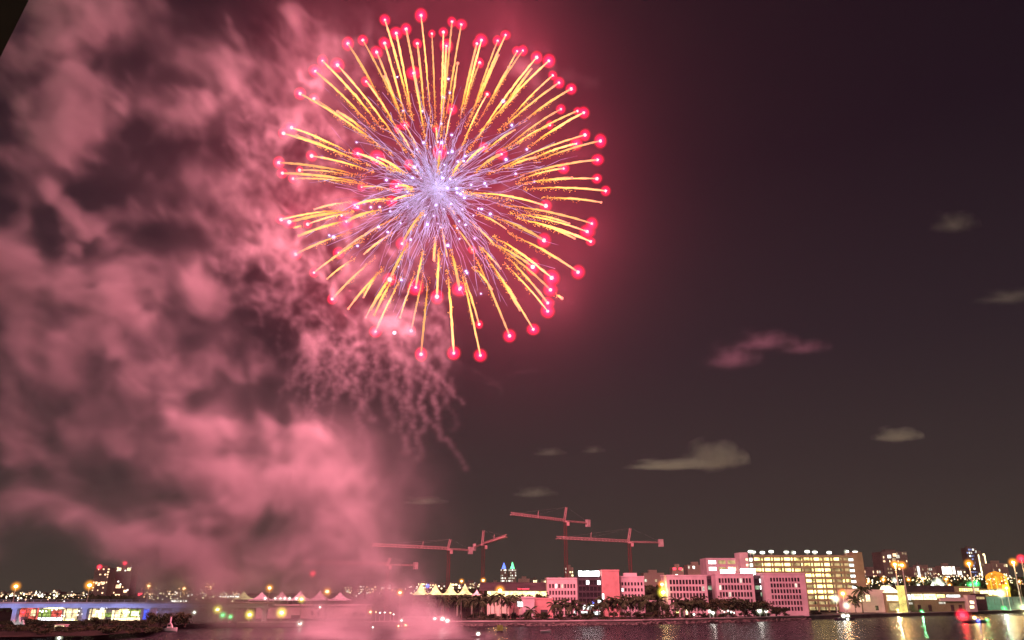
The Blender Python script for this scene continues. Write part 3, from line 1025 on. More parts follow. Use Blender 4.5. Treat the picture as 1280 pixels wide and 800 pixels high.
# ------------------------------------------------------------------ offices on the quay
tA, wA, hA = facade("office_block", "pale four storey office block beside the black glass building", "office", 684, 722, 724, 392, 14, 5, 9, M_STUC2, picker(.03, M_GLASSR, M_DIM2, .05))
tD, wD, hD = facade("glass_office", "black glass office with a glowing white sign along its roof", "office", 722.5, 752.5, 721.5, 389, 16, 6, 6, M_DARKW, lambda r, c: M_LITW if (r, c) in ((5, 2), (5, 5), (2, 5)) else (M_LITW if r == 1 and c in (1, 2, 3, 5) else M_GLASS), 0.03, 0.06, 0.0, (0.86, 0.7))
sign_letters(tD, 723, 749.5, 713.5, 720.5, 389, M_SIGN, tD.location, random.Random(2), gap=0.12)
pb = MB().box(-wD / 2, wD / 2, -3.0, -.2, 2.6, 3.1).box(-wD / 2 + .4, -wD / 2 + .9, -2.9, -2.4, 0, 2.6).box(wD / 2 - .9, wD / 2 - .4, -2.9, -2.4, 0, 2.6)
pb.build("entrance_canopy", M_STUC, tD)
panel("entrance_window", M_LITW, tD, -wD * .28, -.15, 1.6, wD * .3, 1.5)
panel("entrance_window", M_LITW, tD, wD * .28, -.15, 1.6, wD * .3, 1.5)
panel("entrance_lamp", M_BLUE, tD, wD * .12, -.3, 6.3, .9, .9)
tT, wT, hT = facade("windowless_tower", "salmon windowless tower block with fine ribs beside the black glass building", "tower", 753, 775, 714, 386.5, 15, 1, 1, M_BRICK, lambda r, c: None, 0.5, 0.5, 0.5)
rb = MB()
for i in range(12):
    x = -wT / 2 + wT * (i + .5) / 12
    rb.box(x - .1, x + .1, -.14, 0.05, 1.0, hT - .6)
rb.build("cladding_rib", M_BRICK, tT)
panel("lamp_panel", M_LITW, tT, -wT * .46, -.25, hT * .44, .9, 2.6)
tE, wE, hE = facade("small_office", "small office with three rows of square black windows beside the ribbed tower", "office", 775.3, 806, 722, 391, 12, 5, 7, M_STUC, picker(.02, M_GLASS), 0.04, 0.09, 0.14, (0.55, 0.55))
lb = MB().box(-3, 3, 3, 8, hE, hE + 2.2)
lb.build("roof_plant", M_STUC2, tE)
tF = thing("porch_canopy", (XAT(814, 380), 380, LAND), "low flat canopy on posts between the small office and the long offices", "canopy")
cb = MB().box(-4.6, 4.6, 0, 5, 6.6, 7.3)
cb.build("roof", M_STUC, tF)
for x in (-4.2, 4.2):
    for y in (.4, 4.6):
        MB().bar((x, y, 0), (x, y, 6.6), .18).build("post", M_STUC, tF)

for i, (a, b, py, cols, rows, lab) in enumerate(((834.5, 885, 720.5, 11, 5, "salmon office wing beside the two amber lamps, first of the three wings"),
                                                 (896.5, 944, 718.5, 11, 5, "middle salmon office wing beneath the glowing roof signs"),
                                                 (957.5, 1009, 718, 10, 6, "salmon office wing in front of the lit parking garage, with a blank end"))):
    Y = 392 + 3 * i
    fr = (0.70, 0.68)
    mx = 0.06
    t, w_, h_ = facade("office_wing", lab, "office", a, b, py, Y, 15, rows, cols, M_STUC, picker(.03, M_GLASS, M_GLASSR, .28, M_DIM2), mx if i < 2 else 0.13, 0.06, 0.10, fr, "salmon office wings on the quay")
    if i == 1:
        sign_letters(t, 900, 918, 711.5, 717.5, Y + 4, M_SIGNW, t.location, random.Random(4), name="lit_sign")
        sign_letters(t, 925, 944, 710.5, 717.5, Y + 4, M_SIGN, t.location, random.Random(5), gap=.1, name="lit_sign")
    if i == 0:
        panel("ground_floor_window", M_LIT, t, w_ * -.05, -.2, 2.2, 1.1, 2.8)
        rb = MB().box(-w_ * .42, -w_ * .05, -5.5, -.2, 3.4, 4.0)
        for x in (-.4, -.28, -.17, -.07):
            rb.box(w_ * x - .25, w_ * x + .25, -5.3, -4.8, 0, 3.4)
        rb.build("entrance_canopy", M_STUC, t)
for i, (a, b, py, lab) in enumerate(((885.2, 896.3, 720, "dark glazed stair link with lit landings between the first and middle office wings"), (944.2, 957.3, 719.5, "dark glazed stair link with one lit landing beside the garage side wing"))):
    t, w_, h_ = facade("stair_link", lab, "stair link", a, b, py, 404, 8, 5, 2, M_DARKW, lambda r, c: M_LITG if (r + c) % 3 == 0 else (M_LITW if (r, c) in ((2, 1), (4, 1), (3, 1)) else M_GLASS), .04, .05, .1, (.88, .6), parapet=False)

# ------------------------------------------------------------------ parking garage
GY = 472
gx0, gx1 = XAT(944, GY, 720), XAT(1069, GY, 720)
gz1 = ZAT(696, GY)
tg = thing("parking_garage", ((gx0 + gx1) / 2, GY, LAND), "large parking garage with rows of glowing open decks behind the salmon offices", "parking garage")
gw, gh = gx1 - gx0, gz1 - LAND
NF, NB = 10, 10
fh = gh / NF
gb = MB()
for k in range(1, NF + 1):
    z = k * fh
    gb.box(-gw / 2, gw / 2, 0, 32, z - .35, z)
    gb.box(-gw / 2, gw / 2, -.12, .25, z - .36, z + 0.95)
gb.build("deck_slab", M_BEIGE, tg)
cbm = MB()
for k in range(NB + 1):
    x = -gw / 2 + gw * k / NB
    cbm.box(x - .35, x + .35, -.2, .6, 0, gh - .4)
cbm.build("column", M_BEIGE, tg)['kind'] = 'stuff'
rg = random.Random(9)
for k in range(NF):
    for c in range(NB):
        m = M_DECK if not (c >= 8 and rg.random() < .75) and not (k < 2) else M_DECKD
        if rg.random() < .10:
            m = M_DECKD
        panel("lit_bay", m, tg, -gw / 2 + gw * (c + .5) / NB, 5.0 + (k % 2) * .02, k * fh + fh * .58, gw / NB - .75, fh * .66, .1)
st = MB().box(gw / 2 + .05, gw / 2 + 5.6, -.6, 12, 0, gh + 2.6)
st.build("stair_tower", M_BEIGE, tg)
for k in range(3, NF):
    panel("landing_light", M_LITW, tg, gw / 2 - 1.4, -.45, k * fh + fh * .45, 2.6, fh * .45, .2)
for k in range(5):
    l = bpy.data.lights.new("garage_warm_fill", 'POINT')  # unseen warm fill added before the facade, no lamp stands there
    l.energy = 800
    l.color = (1.0, .78, .38)
    l.shadow_soft_size = .6
    lo = bpy.data.objects.new("garage_warm_fill", l)
    C.objects.link(lo)
    lo.parent = tg
    lo.location = (-gw / 2 + gw * (k + .5) / 5, -12, gh * .75)
st2 = MB().box(-gw / 2 - 8.2, -gw / 2 - 3.2, -.6, 10, 0, gh + 2.4)
st2.build("lift_tower", M_STUC, tg)
for k in range(5, NF):
    panel("landing_light", M_LITW, tg, -gw / 2 - 1.7, -.45, k * fh + fh * .45, 1.6, fh * .6, .2)
    panel("landing_light", M_LIT, tg, -gw / 2 - 4.2, -.75, k * fh + fh * .45, 1.2, fh * .4, .12)
sb2 = MB().box(-gw / 2 - 3.15, -gw / 2 - .05, .2, 9, 0, gh - .2)
sb2.build("stair_shaft", M_BEIGE, tg)

t, w_, h_ = facade("garage_side_wing", "lower side wing of the garage with a glowing stack of white landings", "parking garage", 886, 938, 697.5, 480, 16, 7, 4, M_STUC, lambda r, c: M_LITW if c == 0 and r in (4, 5, 6) else (M_LIT if (r, c) in ((5, 2), (4, 2)) else (M_BLUE if (r, c) == (3, 0) else M_DECKD)), .03, .02, .1, (.8, .55), parapet=False)

def roof_lamp(px, py, Y, zb, label, two=True):
    top = ZAT(py, Y)
    t = thing("roof_light_pole", (XAT(px, Y, py), Y, zb), label, "light pole", "light poles on the garage roof")
    MB().bar((0, 0, 0), (0, 0, top - zb), .14, 6).build("pole", M_METAL, t)
    h = top - zb
    for s in ((-1, 1) if two else (1,)):
        o = MB().box(s * .25, s * 1.25, -.45, .45, h - .25, h + .55).build("lamp_head", M_WHT, t)
        MB().bar((0, 0, h - .3), (s * .5, 0, h + .1), .09).build("arm", M_METAL, t)
    put("lamp_halo", me_halo(G_WHT), t, (0, 0, h), sc=1.9)
    return t
HALO_ME = {}
def me_halo(m):
    if m.name not in HALO_ME:
        HALO_ME[m.name] = MB().ball((0, 0, 0), 1.0, 2).mesh("lamp_halo", m, True)
    return HALO_ME[m.name]
xs = (938, 941.5, 953, 964, 983, 991.5, 1009, 1018.5, 1036.5, 1058, 1069)
for i, px in enumerate(xs):
    roof_lamp(px, 689.8 + (i % 3) * .6, GY + 8, LAND + gh, "bright twin head light pole on the garage roof, %s from the lift tower" % ORD[i], i % 4 != 1)

# ------------------------------------------------------------------ lamps
HEADS = {}
def lamp(px, py, Y, kind, r, label, zb=LAND, cat="street lamp", group=None, halo=2.1, light=0.0, pole=True, name="street_lamp", thick=0.16):
    m, g = {'amber': (M_AMB, G_AMB), 'white': (M_WHT, G_WHT), 'yellow': (M_YEL, G_YEL), 'red': (M_RED, G_RED), 'green': (M_GREEN, G_GRN), 'blue': (M_BLUE, G_BLU)}[kind]
    p = P(px, py, Y)
    t = thing(name, (p.x, p.y, zb), label, cat, group)
    h = p.z - zb
    k = M(py, Y)
    if m.name not in HEADS:
        HEADS[m.name] = MB().ball((0, 0, 0), 1.0, 2, (1, 1, .8)).mesh("lamp_head", m, True)
    put("lamp_head", HEADS[m.name], t, (0, 0, h), sc=r * k * 0.85)
    put("lamp_halo", me_halo(g), t, (0, 0, h), sc=r * k * halo * 1.45)
    if pole and h > 0.5:
        MB().tube([(0, 0, 0), (0, 0, h * .5), (0, 0, h - r * k * .6)], [thick * 1.25, thick, thick * .75], 6).build("pole", M_METAL, t)
        MB().tube([(0, 0, 0), (0, 0, .5)], [thick * 2.2, thick * 1.8], 6).build("base", M_METAL, t)
    if light:
        l = bpy.data.lights.new("lamp_light", 'POINT')
        l.energy = light
        l.color = {'amber': (1, .55, .2), 'white': (1, .95, .85), 'yellow': (1, .85, .4), 'red': (1, .05, .05), 'green': (.2, 1, .4), 'blue': (.2, .3, 1)}[kind]
        l.shadow_soft_size = r * k
        o = bpy.data.objects.new("lamp_light", l)
        C.objects.link(o)
        o.parent = t
        o.location = (0, -r * k * 1.2, h)
    return t

# ------------------------------------------------------------------ elevated causeway
BY = 326
bz1, bz0 = ZAT(752.5, BY), ZAT(759.8, BY)
bx0, bx1 = XAT(-60, BY), XAT(335, BY)
br = thing("elevated_causeway", ((bx0 + bx1) / 2, BY, LAND), "long elevated causeway with a blue lit girder above the lit hall", "bridge")
bw = bx1 - bx0
M_GIRD = mat("pale_girder", (0.55, 0.55, 0.62), 0.7, 0.15, 0.2)
MB().box(-bw / 2, bw / 2, -.8, 11, bz1 - LAND - .7, bz1 - LAND - .15).build("deck", M_CONC, br)
MB().box(-bw / 2, bw / 2, 0, .7, bz0 - LAND, bz1 - LAND - .72).box(-bw / 2, bw / 2, 9, 9.7, bz0 - LAND, bz1 - LAND - .72).build("girder", M_GIRD, br)
rl_ = MB()
rl_.box(-bw / 2, bw / 2, -.75, -.62, bz1 - LAND + .75, bz1 - LAND + .87)
rl_.box(-bw / 2, bw / 2, -.75, -.62, bz1 - LAND + .30, bz1 - LAND + .38)
for i in range(int(bw / 3)):
    x = -bw / 2 + i * 3
    rl_.box(x, x + .12, -.76, -.61, bz1 - LAND - .15, bz1 - LAND + .9)
rl_.build("railing", M_METAL, br)
M_BLUEWRAP = glow("blue_light_string", (0.06, 0.12, 1.0), 1.3, var=0.95, scale=1.1)
for px in (17.5, 105.5, 183, 262, 330):
    x = XAT(px, BY + 1, 765) - (bx0 + bx1) / 2
    MB().box(x - .85, x + .85, 1.2, 3.2, -.2, bz0 - LAND - .55).box(x - 1.3, x + 1.3, .9, 3.6, bz0 - LAND - .56, bz0 - LAND - .02).build("pier", M_GIRD, br)
    if px == 183:
        o = MB()
        for k in range(26):
            z = (bz0 - LAND - .6) * (k + .5) / 26
            o.box(x - 1.0, x + 1.0, 1.0, 1.15, z - .07, z + .07)
            o.ball((x + rnd.uniform(-1, 1), .9, z), .22, 1)
        o.build("light_string", M_BLUEWRAP, br)
for i in range(4):
    l = bpy.data.lights.new("blue_wash_light", 'AREA')
    l.shape = 'RECTANGLE'
    l.size = 26
    l.size_y = .3
    l.energy = 750
    l.color = (0.42, 0.44, 1.0)
    o = bpy.data.objects.new("blue_wash_light", l)
    C.objects.link(o)
    o.parent = br
    o.location = (XAT(-5 + i * 66, BY) - (bx0 + bx1) / 2, -4.5, bz0 - LAND - 1.5)
    o.rotation_euler = (R_(115), 0, 0)
bl = [(20, 733, 2.6, "amber"), (112, 731.5, 2.8, "amber"), (186, 732.5, 2.2, "amber"), (230.5, 735.5, 1.6, "amber"), (263, 733.5, 1.9, "amber"), (337, 735, 2.4, "amber")]
for i, (px, py, r, k) in enumerate(bl):
    lamp(px, py, BY + 4, k, r, "amber lamp on a slim pole standing on the causeway, %s along it" % ORD[i], zb=bz1 - .15, group="amber lamps on the causeway", light=900)

# lit hall behind the causeway
HY = 344
hx0, hx1 = XAT(26, HY), XAT(181, HY)
hall = thing("market_hall", ((hx0 + hx1) / 2, HY, LAND), "brightly lit glass fronted hall seen beneath the causeway", "hall")
hw = hx1 - hx0
hh = ZAT(757, HY) - LAND
MB().box(-hw / 2, hw / 2, .6, 14, 0, hh).box(-hw / 2 - .5, hw / 2 + .5, -1.5, 14.5, hh + .003, hh + .5).build("wall", M_STUC2, hall)
M_HALL = glow("lit_shop_front", (1.0, 0.86, 0.34), 3.6, var=0.9, scale=0.8)
M_HALL2 = glow("lit_shop_cream", (1.0, 0.76, 0.42), 1.5, var=0.7, scale=0.6)
M_HALLR = glow("lit_shop_red", (1.0, 0.16, 0.12), 0.9, var=0.7, scale=0.8)
M_HALLG = glow("lit_shop_green", (0.45, 0.62, 0.14), 0.7, var=0.9, scale=0.9)
def hp(px0, px1, py0, py1, m, name="shop_window", off=0.0):
    xa, xb = XAT(px0, HY), XAT(px1, HY)
    za, zb_ = ZAT(py1, HY) - LAND, ZAT(py0, HY) - LAND
    panel(name, m, hall, (xa + xb) / 2 - (hx0 + hx1) / 2, .35 - off, (za + zb_) / 2, xb - xa, zb_ - za, .2)
hp(28, 39, 760, 771, M_HALLR)
hp(40, 51, 760, 775, M_HALLR)
hp(42, 49, 762, 770, M_HALL2, off=.1)
hp(52, 67, 762, 771.5, M_HALLG)
hp(52, 82, 772, 777, M_LITW)
hp(68, 80, 763, 771, M_HALLR)
hp(56, 82, 758.5, 761, M_HALL)
hp(83, 101, 761, 773, M_HALL2)
hp(84, 101, 773.5, 777, M_HALL)
hp(109, 122, 761, 773, M_HALL2)
for a, b, c, d, m in ((110, 124, 773.3, 777, M_LIT), (122.5, 134, 763, 773, M_HALL), (128, 132, 758, 763, M_LITW), (134.5, 142, 766, 771, M_HALLG), (143, 146, 763, 777, M_LIT), (147, 151, 763, 773, M_HALL2), (151.5, 163, 761.5, 771, M_HALL), (147, 178, 772, 777, M_LIT), (164, 178, 762, 771.5, M_HALLG), (167, 176, 764, 770, M_HALL)):
    hp(a, b, c, d, m, off=rnd.uniform(0, .12))

mu = MB()
rm = random.Random(6)
x = -hw / 2 + .6
while x < hw / 2 - .6:
    mu.box(x, x + rm.choice((.08, .12, .3)), -.22, -.02, .1, hh - .1)
    x += rm.uniform(1.2, 3.4)
for z in (1.2, 2.6, 4.3):
    mu.box(-hw / 2 + .3, hw / 2 - .3, -.2, -.04, z, z + .12)
mu.build("mullion", M_DARKW, hall)['kind'] = 'stuff'
lo_ = MB()
for i in range(26):
    lo_.ball((rm.uniform(-hw / 2 + 1, hw / 2 - 1), -.5, rm.uniform(1.5, hh - .8)), rm.uniform(.12, .34), 1)
lo_.build("spot_lamp", M_WHT, hall)['kind'] = 'stuff'

# near shore: kiosk, lamp, bushes
kp = P(73, 790.5, 262)
ks = thing("lit_kiosk", (kp.x, kp.y, LAND), "small kiosk box glowing white among the dark bushes", "kiosk")
k_ = M(786, 262)
kh = ZAT(781.5, 262) - LAND
MB().box(-6.2 * k_, 6.2 * k_, 0, 2.4, 0, kh).box(-6.8 * k_, 6.8 * k_, -.25, 2.6, kh + .003, kh + .18).build("wall", M_STUC2, ks)
panel("lit_front", M_LIT, ks, 0, -.1, kh * .55, 11.4 * k_, kh * .72, .08)
lamp(74, 797.5, 244, 'white', 1.9, "lone low white lamp in front of the glowing kiosk", cat="bollard lamp", name="bollard_lamp", thick=.08, zb=1.0)

# ------------------------------------------------------------------ planting
M_LEAF = mat("dark_leaves", (0.030, 0.05, 0.020), 0.8, 0.5, 0.9, spec=0.08)
M_LEAF2 = mat("brown_green_leaves", (0.042, 0.05, 0.022), 0.8, 0.5, 0.9, spec=0.08)
M_BARK = mat("palm_bark", (0.12, 0.10, 0.075), 0.9, 0.3, 2.0)
M_FROND = mat("palm_frond", (0.030, 0.05, 0.020), 0.7, 0.4, 1.0, spec=0.08)
rt = random.Random(21)

def leafy_mesh(name, m, rx, rz, n, leaf, seed, lumps=7):
    """A crown of many small leaf faces gathered in uneven clumps."""
    r = random.Random(seed)
    b = MB()
    cs = []
    for i in range(lumps):
        a = r.uniform(0, 6.28)
        q = r.uniform(.15, .72)
        cs.append((math.cos(a) * rx * q, math.sin(a) * rx * q, rz * r.uniform(-.45, .6), r.uniform(.32, .62)))
    for i in range(n):
        c = r.choice(cs)
        d = Vector((r.gauss(0, 1), r.gauss(0, 1), r.gauss(0, 1))).normalized() * (r.random() ** .45) * c[3]
        p = Vector((c[0] + d.x * rx, c[1] + d.y * rx, c[2] + d.z * rz))
        s = leaf * r.uniform(.55, 1.4)
        u = Vector((r.gauss(0, 1), r.gauss(0, 1), r.gauss(0, 1))).normalized()
        w = u.cross(Vector((r.gauss(0, 1), r.gauss(0, 1), r.gauss(0, 1)))).normalized()
        b.add([p - u * s, p + w * s * .55, p + u * s, p - w * s * .55], [(0, 1, 2, 3)])
    return b.mesh(name, m)

BUSH = [leafy_mesh("foliage", M_LEAF if i % 2 else M_LEAF2, 1.0, .75, 420, .13, 40 + i, 8) for i in range(4)]
CROWN = [leafy_mesh("crown", M_LEAF if i % 2 else M_LEAF2, 1.0, .72, 700, .11, 60 + i, 10) for i in range(4)]
stem_me = MB().tube([(0, 0, 0), (0.02, 0, .5)], [.09, .06], 6).mesh("stem", M_BARK)

def bush(px, Y, w, h, label, group, z=LAND):
    t = thing("bush", (XAT(px, Y, 778), Y, z), label, "bush", group, rt.uniform(0, 6.28))
    put("stem", stem_me, t, sc=(h, h, h))
    put("foliage", BUSH[rt.randrange(4)], t, (0, 0, h * .52), rt.uniform(0, 6), (w / 2, w / 2, h * .62))
    return t
for i in range(30):
    px = 2 + i * 7.9 + rt.uniform(-2, 2)
    top = 774.2 + 2.2 * math.sin(px * .09) + rt.uniform(-1.5, 1.5)
    if 45 < px < 90:
        top += 3
    if px > 185:
        top = 768 + rt.uniform(-3, 3)
    Y = rt.uniform(284, 306)
    h = ZAT(top, Y) - LAND
    bush(px, Y, rt.uniform(5.0, 7.4), max(1.2, h) * 1.08, "dark bush of the hedge in front of the causeway, %s from its open end" % ORD[i], "dark bushes on the near shore")
for i in range(36):
    px = 3 + i * 5.5 + rt.uniform(-3, 3)
    Y = rt.uniform(238, 272)
    bush(px, Y, rt.uniform(3.4, 5.6), rt.uniform(1.0, 2.0), "low dark shrub on the near bank below the hedge, %s along it" % ORD[i], "low shrubs on the near bank")
# pale blades lit white by the first pier
pl = thing("agave_plant", (XAT(25, 280, 778), 280, LAND), "pale grey plant with broad upright blades below the first causeway pier", "plant")
pm = mat("pale_blade", (0.50, 0.52, 0.50), .6, .2, 2)
for i, (a, l_) in enumerate(((-.75, 3.6), (-.35, 2.6), (.1, 2.2), (.5, 2.9), (-.1, 3.9), (.85, 2.4))):
    d = Vector((math.sin(a), -.15, math.cos(a)))
    MB().tube([d * .3, d * l_ * .5, d * l_ * .85, d * l_], [.12, .5, .42, .05], 5).build("blade", pm, pl)
l = bpy.data.lights.new("plant_light", 'POINT')
l.energy = 260
l.color = (.9, .95, 1)
l.shadow_soft_size = .2
lo = bpy.data.objects.new("plant_light", l)
C.objects.link(lo)
lo.parent = pl
lo.location = (0, -4, 1.2)
lamp(29, 765.5, 318, 'red', 1.6, "small magenta lamp just above the pale grey plant", cat="lamp", name="garden_lamp", thick=.08)

def palm_mesh(seed):
    r = random.Random(seed)
    b = MB()
    for k in range(17):
        a = 2 * math.pi * k / 17 + r.uniform(-.15, .15)
        el = r.choice((r.uniform(.7, 1.2), r.uniform(.1, .7), r.uniform(-.5, .1)))
        L = r.uniform(.85, 1.15)
        p = Vector((0, 0, 0))
        d = Vector((math.cos(a) * math.cos(el), math.sin(a) * math.cos(el), math.sin(el)))
        for s in range(7):
            q = p + d * L / 7
            side = Vector((-math.sin(a), math.cos(a), 0))
            w = .17 * math.sin(math.pi * (s + .7) / 8)
            dr = Vector((0, 0, -w * .8))
            for sg in (1, -1):
                b.add([p, q, q + side * sg * w + dr + d * .05, p + (q - p) * .4 + side * sg * w + dr + d * .05], [(0, 1, 2, 3)])
            p = q
            d = (d + Vector((0, 0, -.24))).normalized()
    return b.mesh("crown", M_FROND)
PALM = [palm_mesh(70 + i) for i in range(4)]
trunk_me = MB().tube([(0, 0, 0), (.01, 0, .3), (.025, .01, .65), (.03, .01, 1)], [.030, .020, .018, .016], 6).mesh("trunk", M_BARK)
def palm(px, pyc, Y, R, label, group="palms along the shore"):
    c = P(px, pyc, Y)
    t = thing("palm_tree", (c.x, Y, LAND), label, "palm tree", group, rt.uniform(0, 6))
    h = c.z - LAND
    put("trunk", trunk_me, t, sc=(max(9, h), max(9, h), h))
    put("crown", PALM[rt.randrange(4)], t, (h * .03, .0, h), rt.uniform(0, 6), R)
    return t
PL = [(523, 748, 346, 3.2), (530, 747, 350, 3.4), (537, 751, 344, 3.0), (546, 748, 352, 3.2), (553, 747, 346, 3.6), (558, 750, 350, 3.0), (568, 748, 348, 3.4), (577, 747, 345, 3.4), (584, 750, 351, 3.2), (592, 748, 347, 3.6),
      (600, 751, 344, 3.2), (606, 747, 356, 3.4), (613, 748, 358, 3.4), (619, 747, 352, 3.4), (627, 748, 349, 3.6), (634, 751, 352, 3.4), (642, 747, 356, 3.6), (664, 762, 346, 2.6), (693, 757, 352, 3.0), (699, 755, 348, 3.4), (707, 754, 350, 3.6), (714, 757, 347, 3.2), (720, 758, 352, 3.0),
      (737, 758, 350, 3.0), (748, 756, 354, 3.2), (755, 753, 352, 3.6), (761, 752, 356, 3.4), (767, 753, 352, 3.6), (774, 752, 355, 3.6), (780, 751, 353, 3.6), (787, 752, 357, 3.4), (794, 750, 354, 3.8), (800, 752, 357, 3.6), (806, 751, 354, 3.8), (822, 753, 358, 3.4), (846, 752, 364, 3.4), (855, 757, 361, 3.0), (872, 752, 366, 3.4), (990, 757, 418, 3.2), (1068, 750, 446, 4.2)]
for i, (px, py, Y, R) in enumerate(PL):
    where = "in front of the peaked tents" if px < 600 else ("by the long lit hall" if px < 660 else ("before the office blocks" if px < 740 else "before the ribbed tower and small office" if px < 830 else "near the salmon office wings"))
    palm(px, py + rt.uniform(-1.4, 1) + (2.5 if px < 600 else 0), Y, R * rt.uniform(1.1, 1.45) * (.78 if px < 600 else 1), "palm %s, %s in the row counted from the smoke" % (where, ORD[i]))
palm(1075, 738, 452, 6.0, "tall broad palm with drooping fronds above the pair of lit windows", None)

def tree(px, pyt, Y, w, label, group):
    x = XAT(px, Y, 760)
    h = ZAT(pyt, Y) - LAND
    t = thing("broadleaf_tree", (x, Y, LAND), label, "tree", group, rt.uniform(0, 6))
    b = MB().tube([(0, 0, 0), (.1, 0, h * .25), (.0, .1, h * .5)], [.32, .24, .16], 6)
    for k in range(4):
        a = rt.uniform(0, 6.28)
        b.tube([(0, .05, h * .35), (math.cos(a) * w * .2, math.sin(a) * w * .2, h * .62)], [.14, .06], 5)
    b.build("trunk", M_BARK, t)
    put("crown", CROWN[rt.randrange(4)], t, (0, 0, h * .62), rt.uniform(0, 6), (w / 2, w / 2, h * .5))
for i, (px, py, Y, w) in enumerate(((653, 744, 384, 8), (672, 745, 386, 8), (680, 742, 384, 7), (862, 748, 372, 8), (878, 746, 374, 9), (893, 749, 373, 8), (906, 747, 376, 9), (918, 750, 374, 8), (930, 750, 378, 9), (942, 752, 381, 8), (955, 752, 386, 8), (832, 754, 374, 6), (1003, 757, 402, 6), (970, 759, 388, 5), (980, 760, 392, 5))):
    tree(px, py - 2.5, Y, w * 1.2, "dark round tree at the foot of the buildings, %s counted from the smoke" % ORD[i], "dark trees at the foot of the offices")
for i in range(34):
    px = 522 + i * 13.6 + rt.uniform(-3, 3)
    Y = float(np.interp(px, [520, 700, 830, 960], [354, 360, 370, 388]))
    bush(px, Y, rt.uniform(4.5, 6.5), rt.uniform(1.8, 3.6), "dark bush in the hedge behind the palms, %s counted from the smoke" % ORD[i], "dark hedge behind the palms")
for i in range(22):
    px = 600 + i * 20 + rt.uniform(-5, 5)
    Y = np.interp(px, [600, 800, 940, 1010, 1100], [336, 350, 381, 408, 442])
    bush(px, float(Y), rt.uniform(3, 5.5), rt.uniform(1.0, 2.1), "low shrub on top of the seawall, %s counted from the smoke" % ORD[i], "low shrubs along the seawall")

# ------------------------------------------------------------------ peaked tents
def tent_mesh(m, w, d, h, e, name="fabric"):
    """Pagoda tent: a square eave, a concave roof rising to one peak."""
    b = MB()
    N, K = 16, 6
    rings = []
    for k in range(K + 1):
        t = k / K
        z = e + (h - e) * (t ** 1.9)
        s = 1 - t * .985
        ring = []
        for j in range(N):
            a = 2 * math.pi * (j + .5) / N
            cx, cy = math.cos(a), math.sin(a)
            q = max(abs(cx), abs(cy))
            ring.append((cx / q * w / 2 * s, cy / q * d / 2 * s, z))
        rings.append(ring)
    vs = [p for r in rings for p in r]
    fs = [(k * N + j, k * N + (j + 1) % N, (k + 1) * N + (j + 1) % N, (k + 1) * N + j) for k in range(K) for j in range(N)]
    b.add(vs, fs)
    b.box(-w / 2, w / 2, -d / 2 - .03, -d / 2 + .02, e - .55, e)
    b.box(-w / 2, w / 2, d / 2 - .02, d / 2 + .03, e - .55, e)
    return b.mesh(name, m)
M_TENT = mat("white_tent_fabric", (0.72, 0.70, 0.74), .8, .08, .3)
M_TENTL = glow("tent_fabric_cream_glow", (1.0, 0.66, 0.30), 1.9, var=.5, scale=.25)  # lamplight within put into the tent fabric as emission
M_TENTY = glow("tent_fabric_yellow_glow", (1.0, 0.80, 0.36), .8, var=.35, scale=.25)  # yellow lamplight put into this fabric as emission
def tent(px, pyt, pye, Y, wpx, m, label, group, me_cache={}):
    k = M(745, Y)
    t = thing("peaked_tent", (XAT(px, Y), Y, LAND), label, "tent", group)
    h, e, w = ZAT(pyt, Y) - LAND, ZAT(pye, Y) - LAND, wpx * k
    key = (m.name, round(w, 1), round(h, 1), round(e, 1))
    if key not in me_cache:
        me_cache[key] = tent_mesh(m, w, w, h, e)
    put("fabric", me_cache[key], t)
    for sx in (-1, 1):
        for sy in (-1, 1):
            put("pole", unit_post(), t, (sx * (w / 2 - .15), sy * (w / 2 - .15), 0), sc=(.1, .1, e - .02))
def unit_post():
    if 'post' not in UNIT:
        UNIT['post'] = MB().tube([(0, 0, 0), (0, 0, 1)], 1.0, 6).mesh("pole", M_METAL)
    return UNIT['post']
for i, (px, py) in enumerate(((327, 740), (352, 739.5), (375, 738.5), (400, 738), (425, 740))):
    tent(px, py, 749, 392 - i, 24, M_TENT, "unlit white peaked tent in the smoke, %s from the yellow glowing one" % ORD[i], "white peaked tents in the smoke")
tent(304.5, 739, 747.5, 391, 19, M_TENTY, "yellow glowing peaked tent at the end of the white tents", None)
for i, px in enumerate((526, 544, 563, 581)):
    tent(px, 728.5 + (i % 2), 742, 396, 18.3, M_TENTL, "cream peaked tent with glowing fabric, %s of the row of four from the smoke" % ORD[i], "glowing peaked tents")
tent(596, 737, 743, 398, 12, M_TENT, "small pale tent at the dark end of the glowing tents", None)
lamp(534.5, 732.5, 404, 'blue', 2.0, "blue lamp between the first two glowing tents", halo=1.5, cat="lamp", name="stage_lamp")

# waterfront shed and quay lights in the smoke
SYd = 366
sx0, sx1 = XAT(322, SYd), XAT(459, SYd)
sh = thing("waterfront_shed", ((sx0 + sx1) / 2, SYd, LAND), "long low waterfront shed with two dark arches veiled in pink smoke", "shed")
shw = sx1 - sx0
shh = ZAT(757.5, SYd) - LAND
MB().box(-shw / 2, shw / 2, 0, 14, 0, shh).box(-shw / 2 - .3, shw / 2 + .3, -.4, 14.3, shh + .003, shh + .45).build("wall", M_STUC2, sh)
def sp_(px0, px1, py0, py1, m, name):
    xa, xb = XAT(px0, SYd), XAT(px1, SYd)
    za, zb_ = ZAT(py1, SYd) - LAND, ZAT(py0, SYd) - LAND
    panel(name, m, sh, (xa + xb) / 2 - (sx0 + sx1) / 2, -.08, (za + zb_) / 2, xb - xa, zb_ - za, .2)
sp_(366, 378, 769, 775, M_GLASSR, "door")
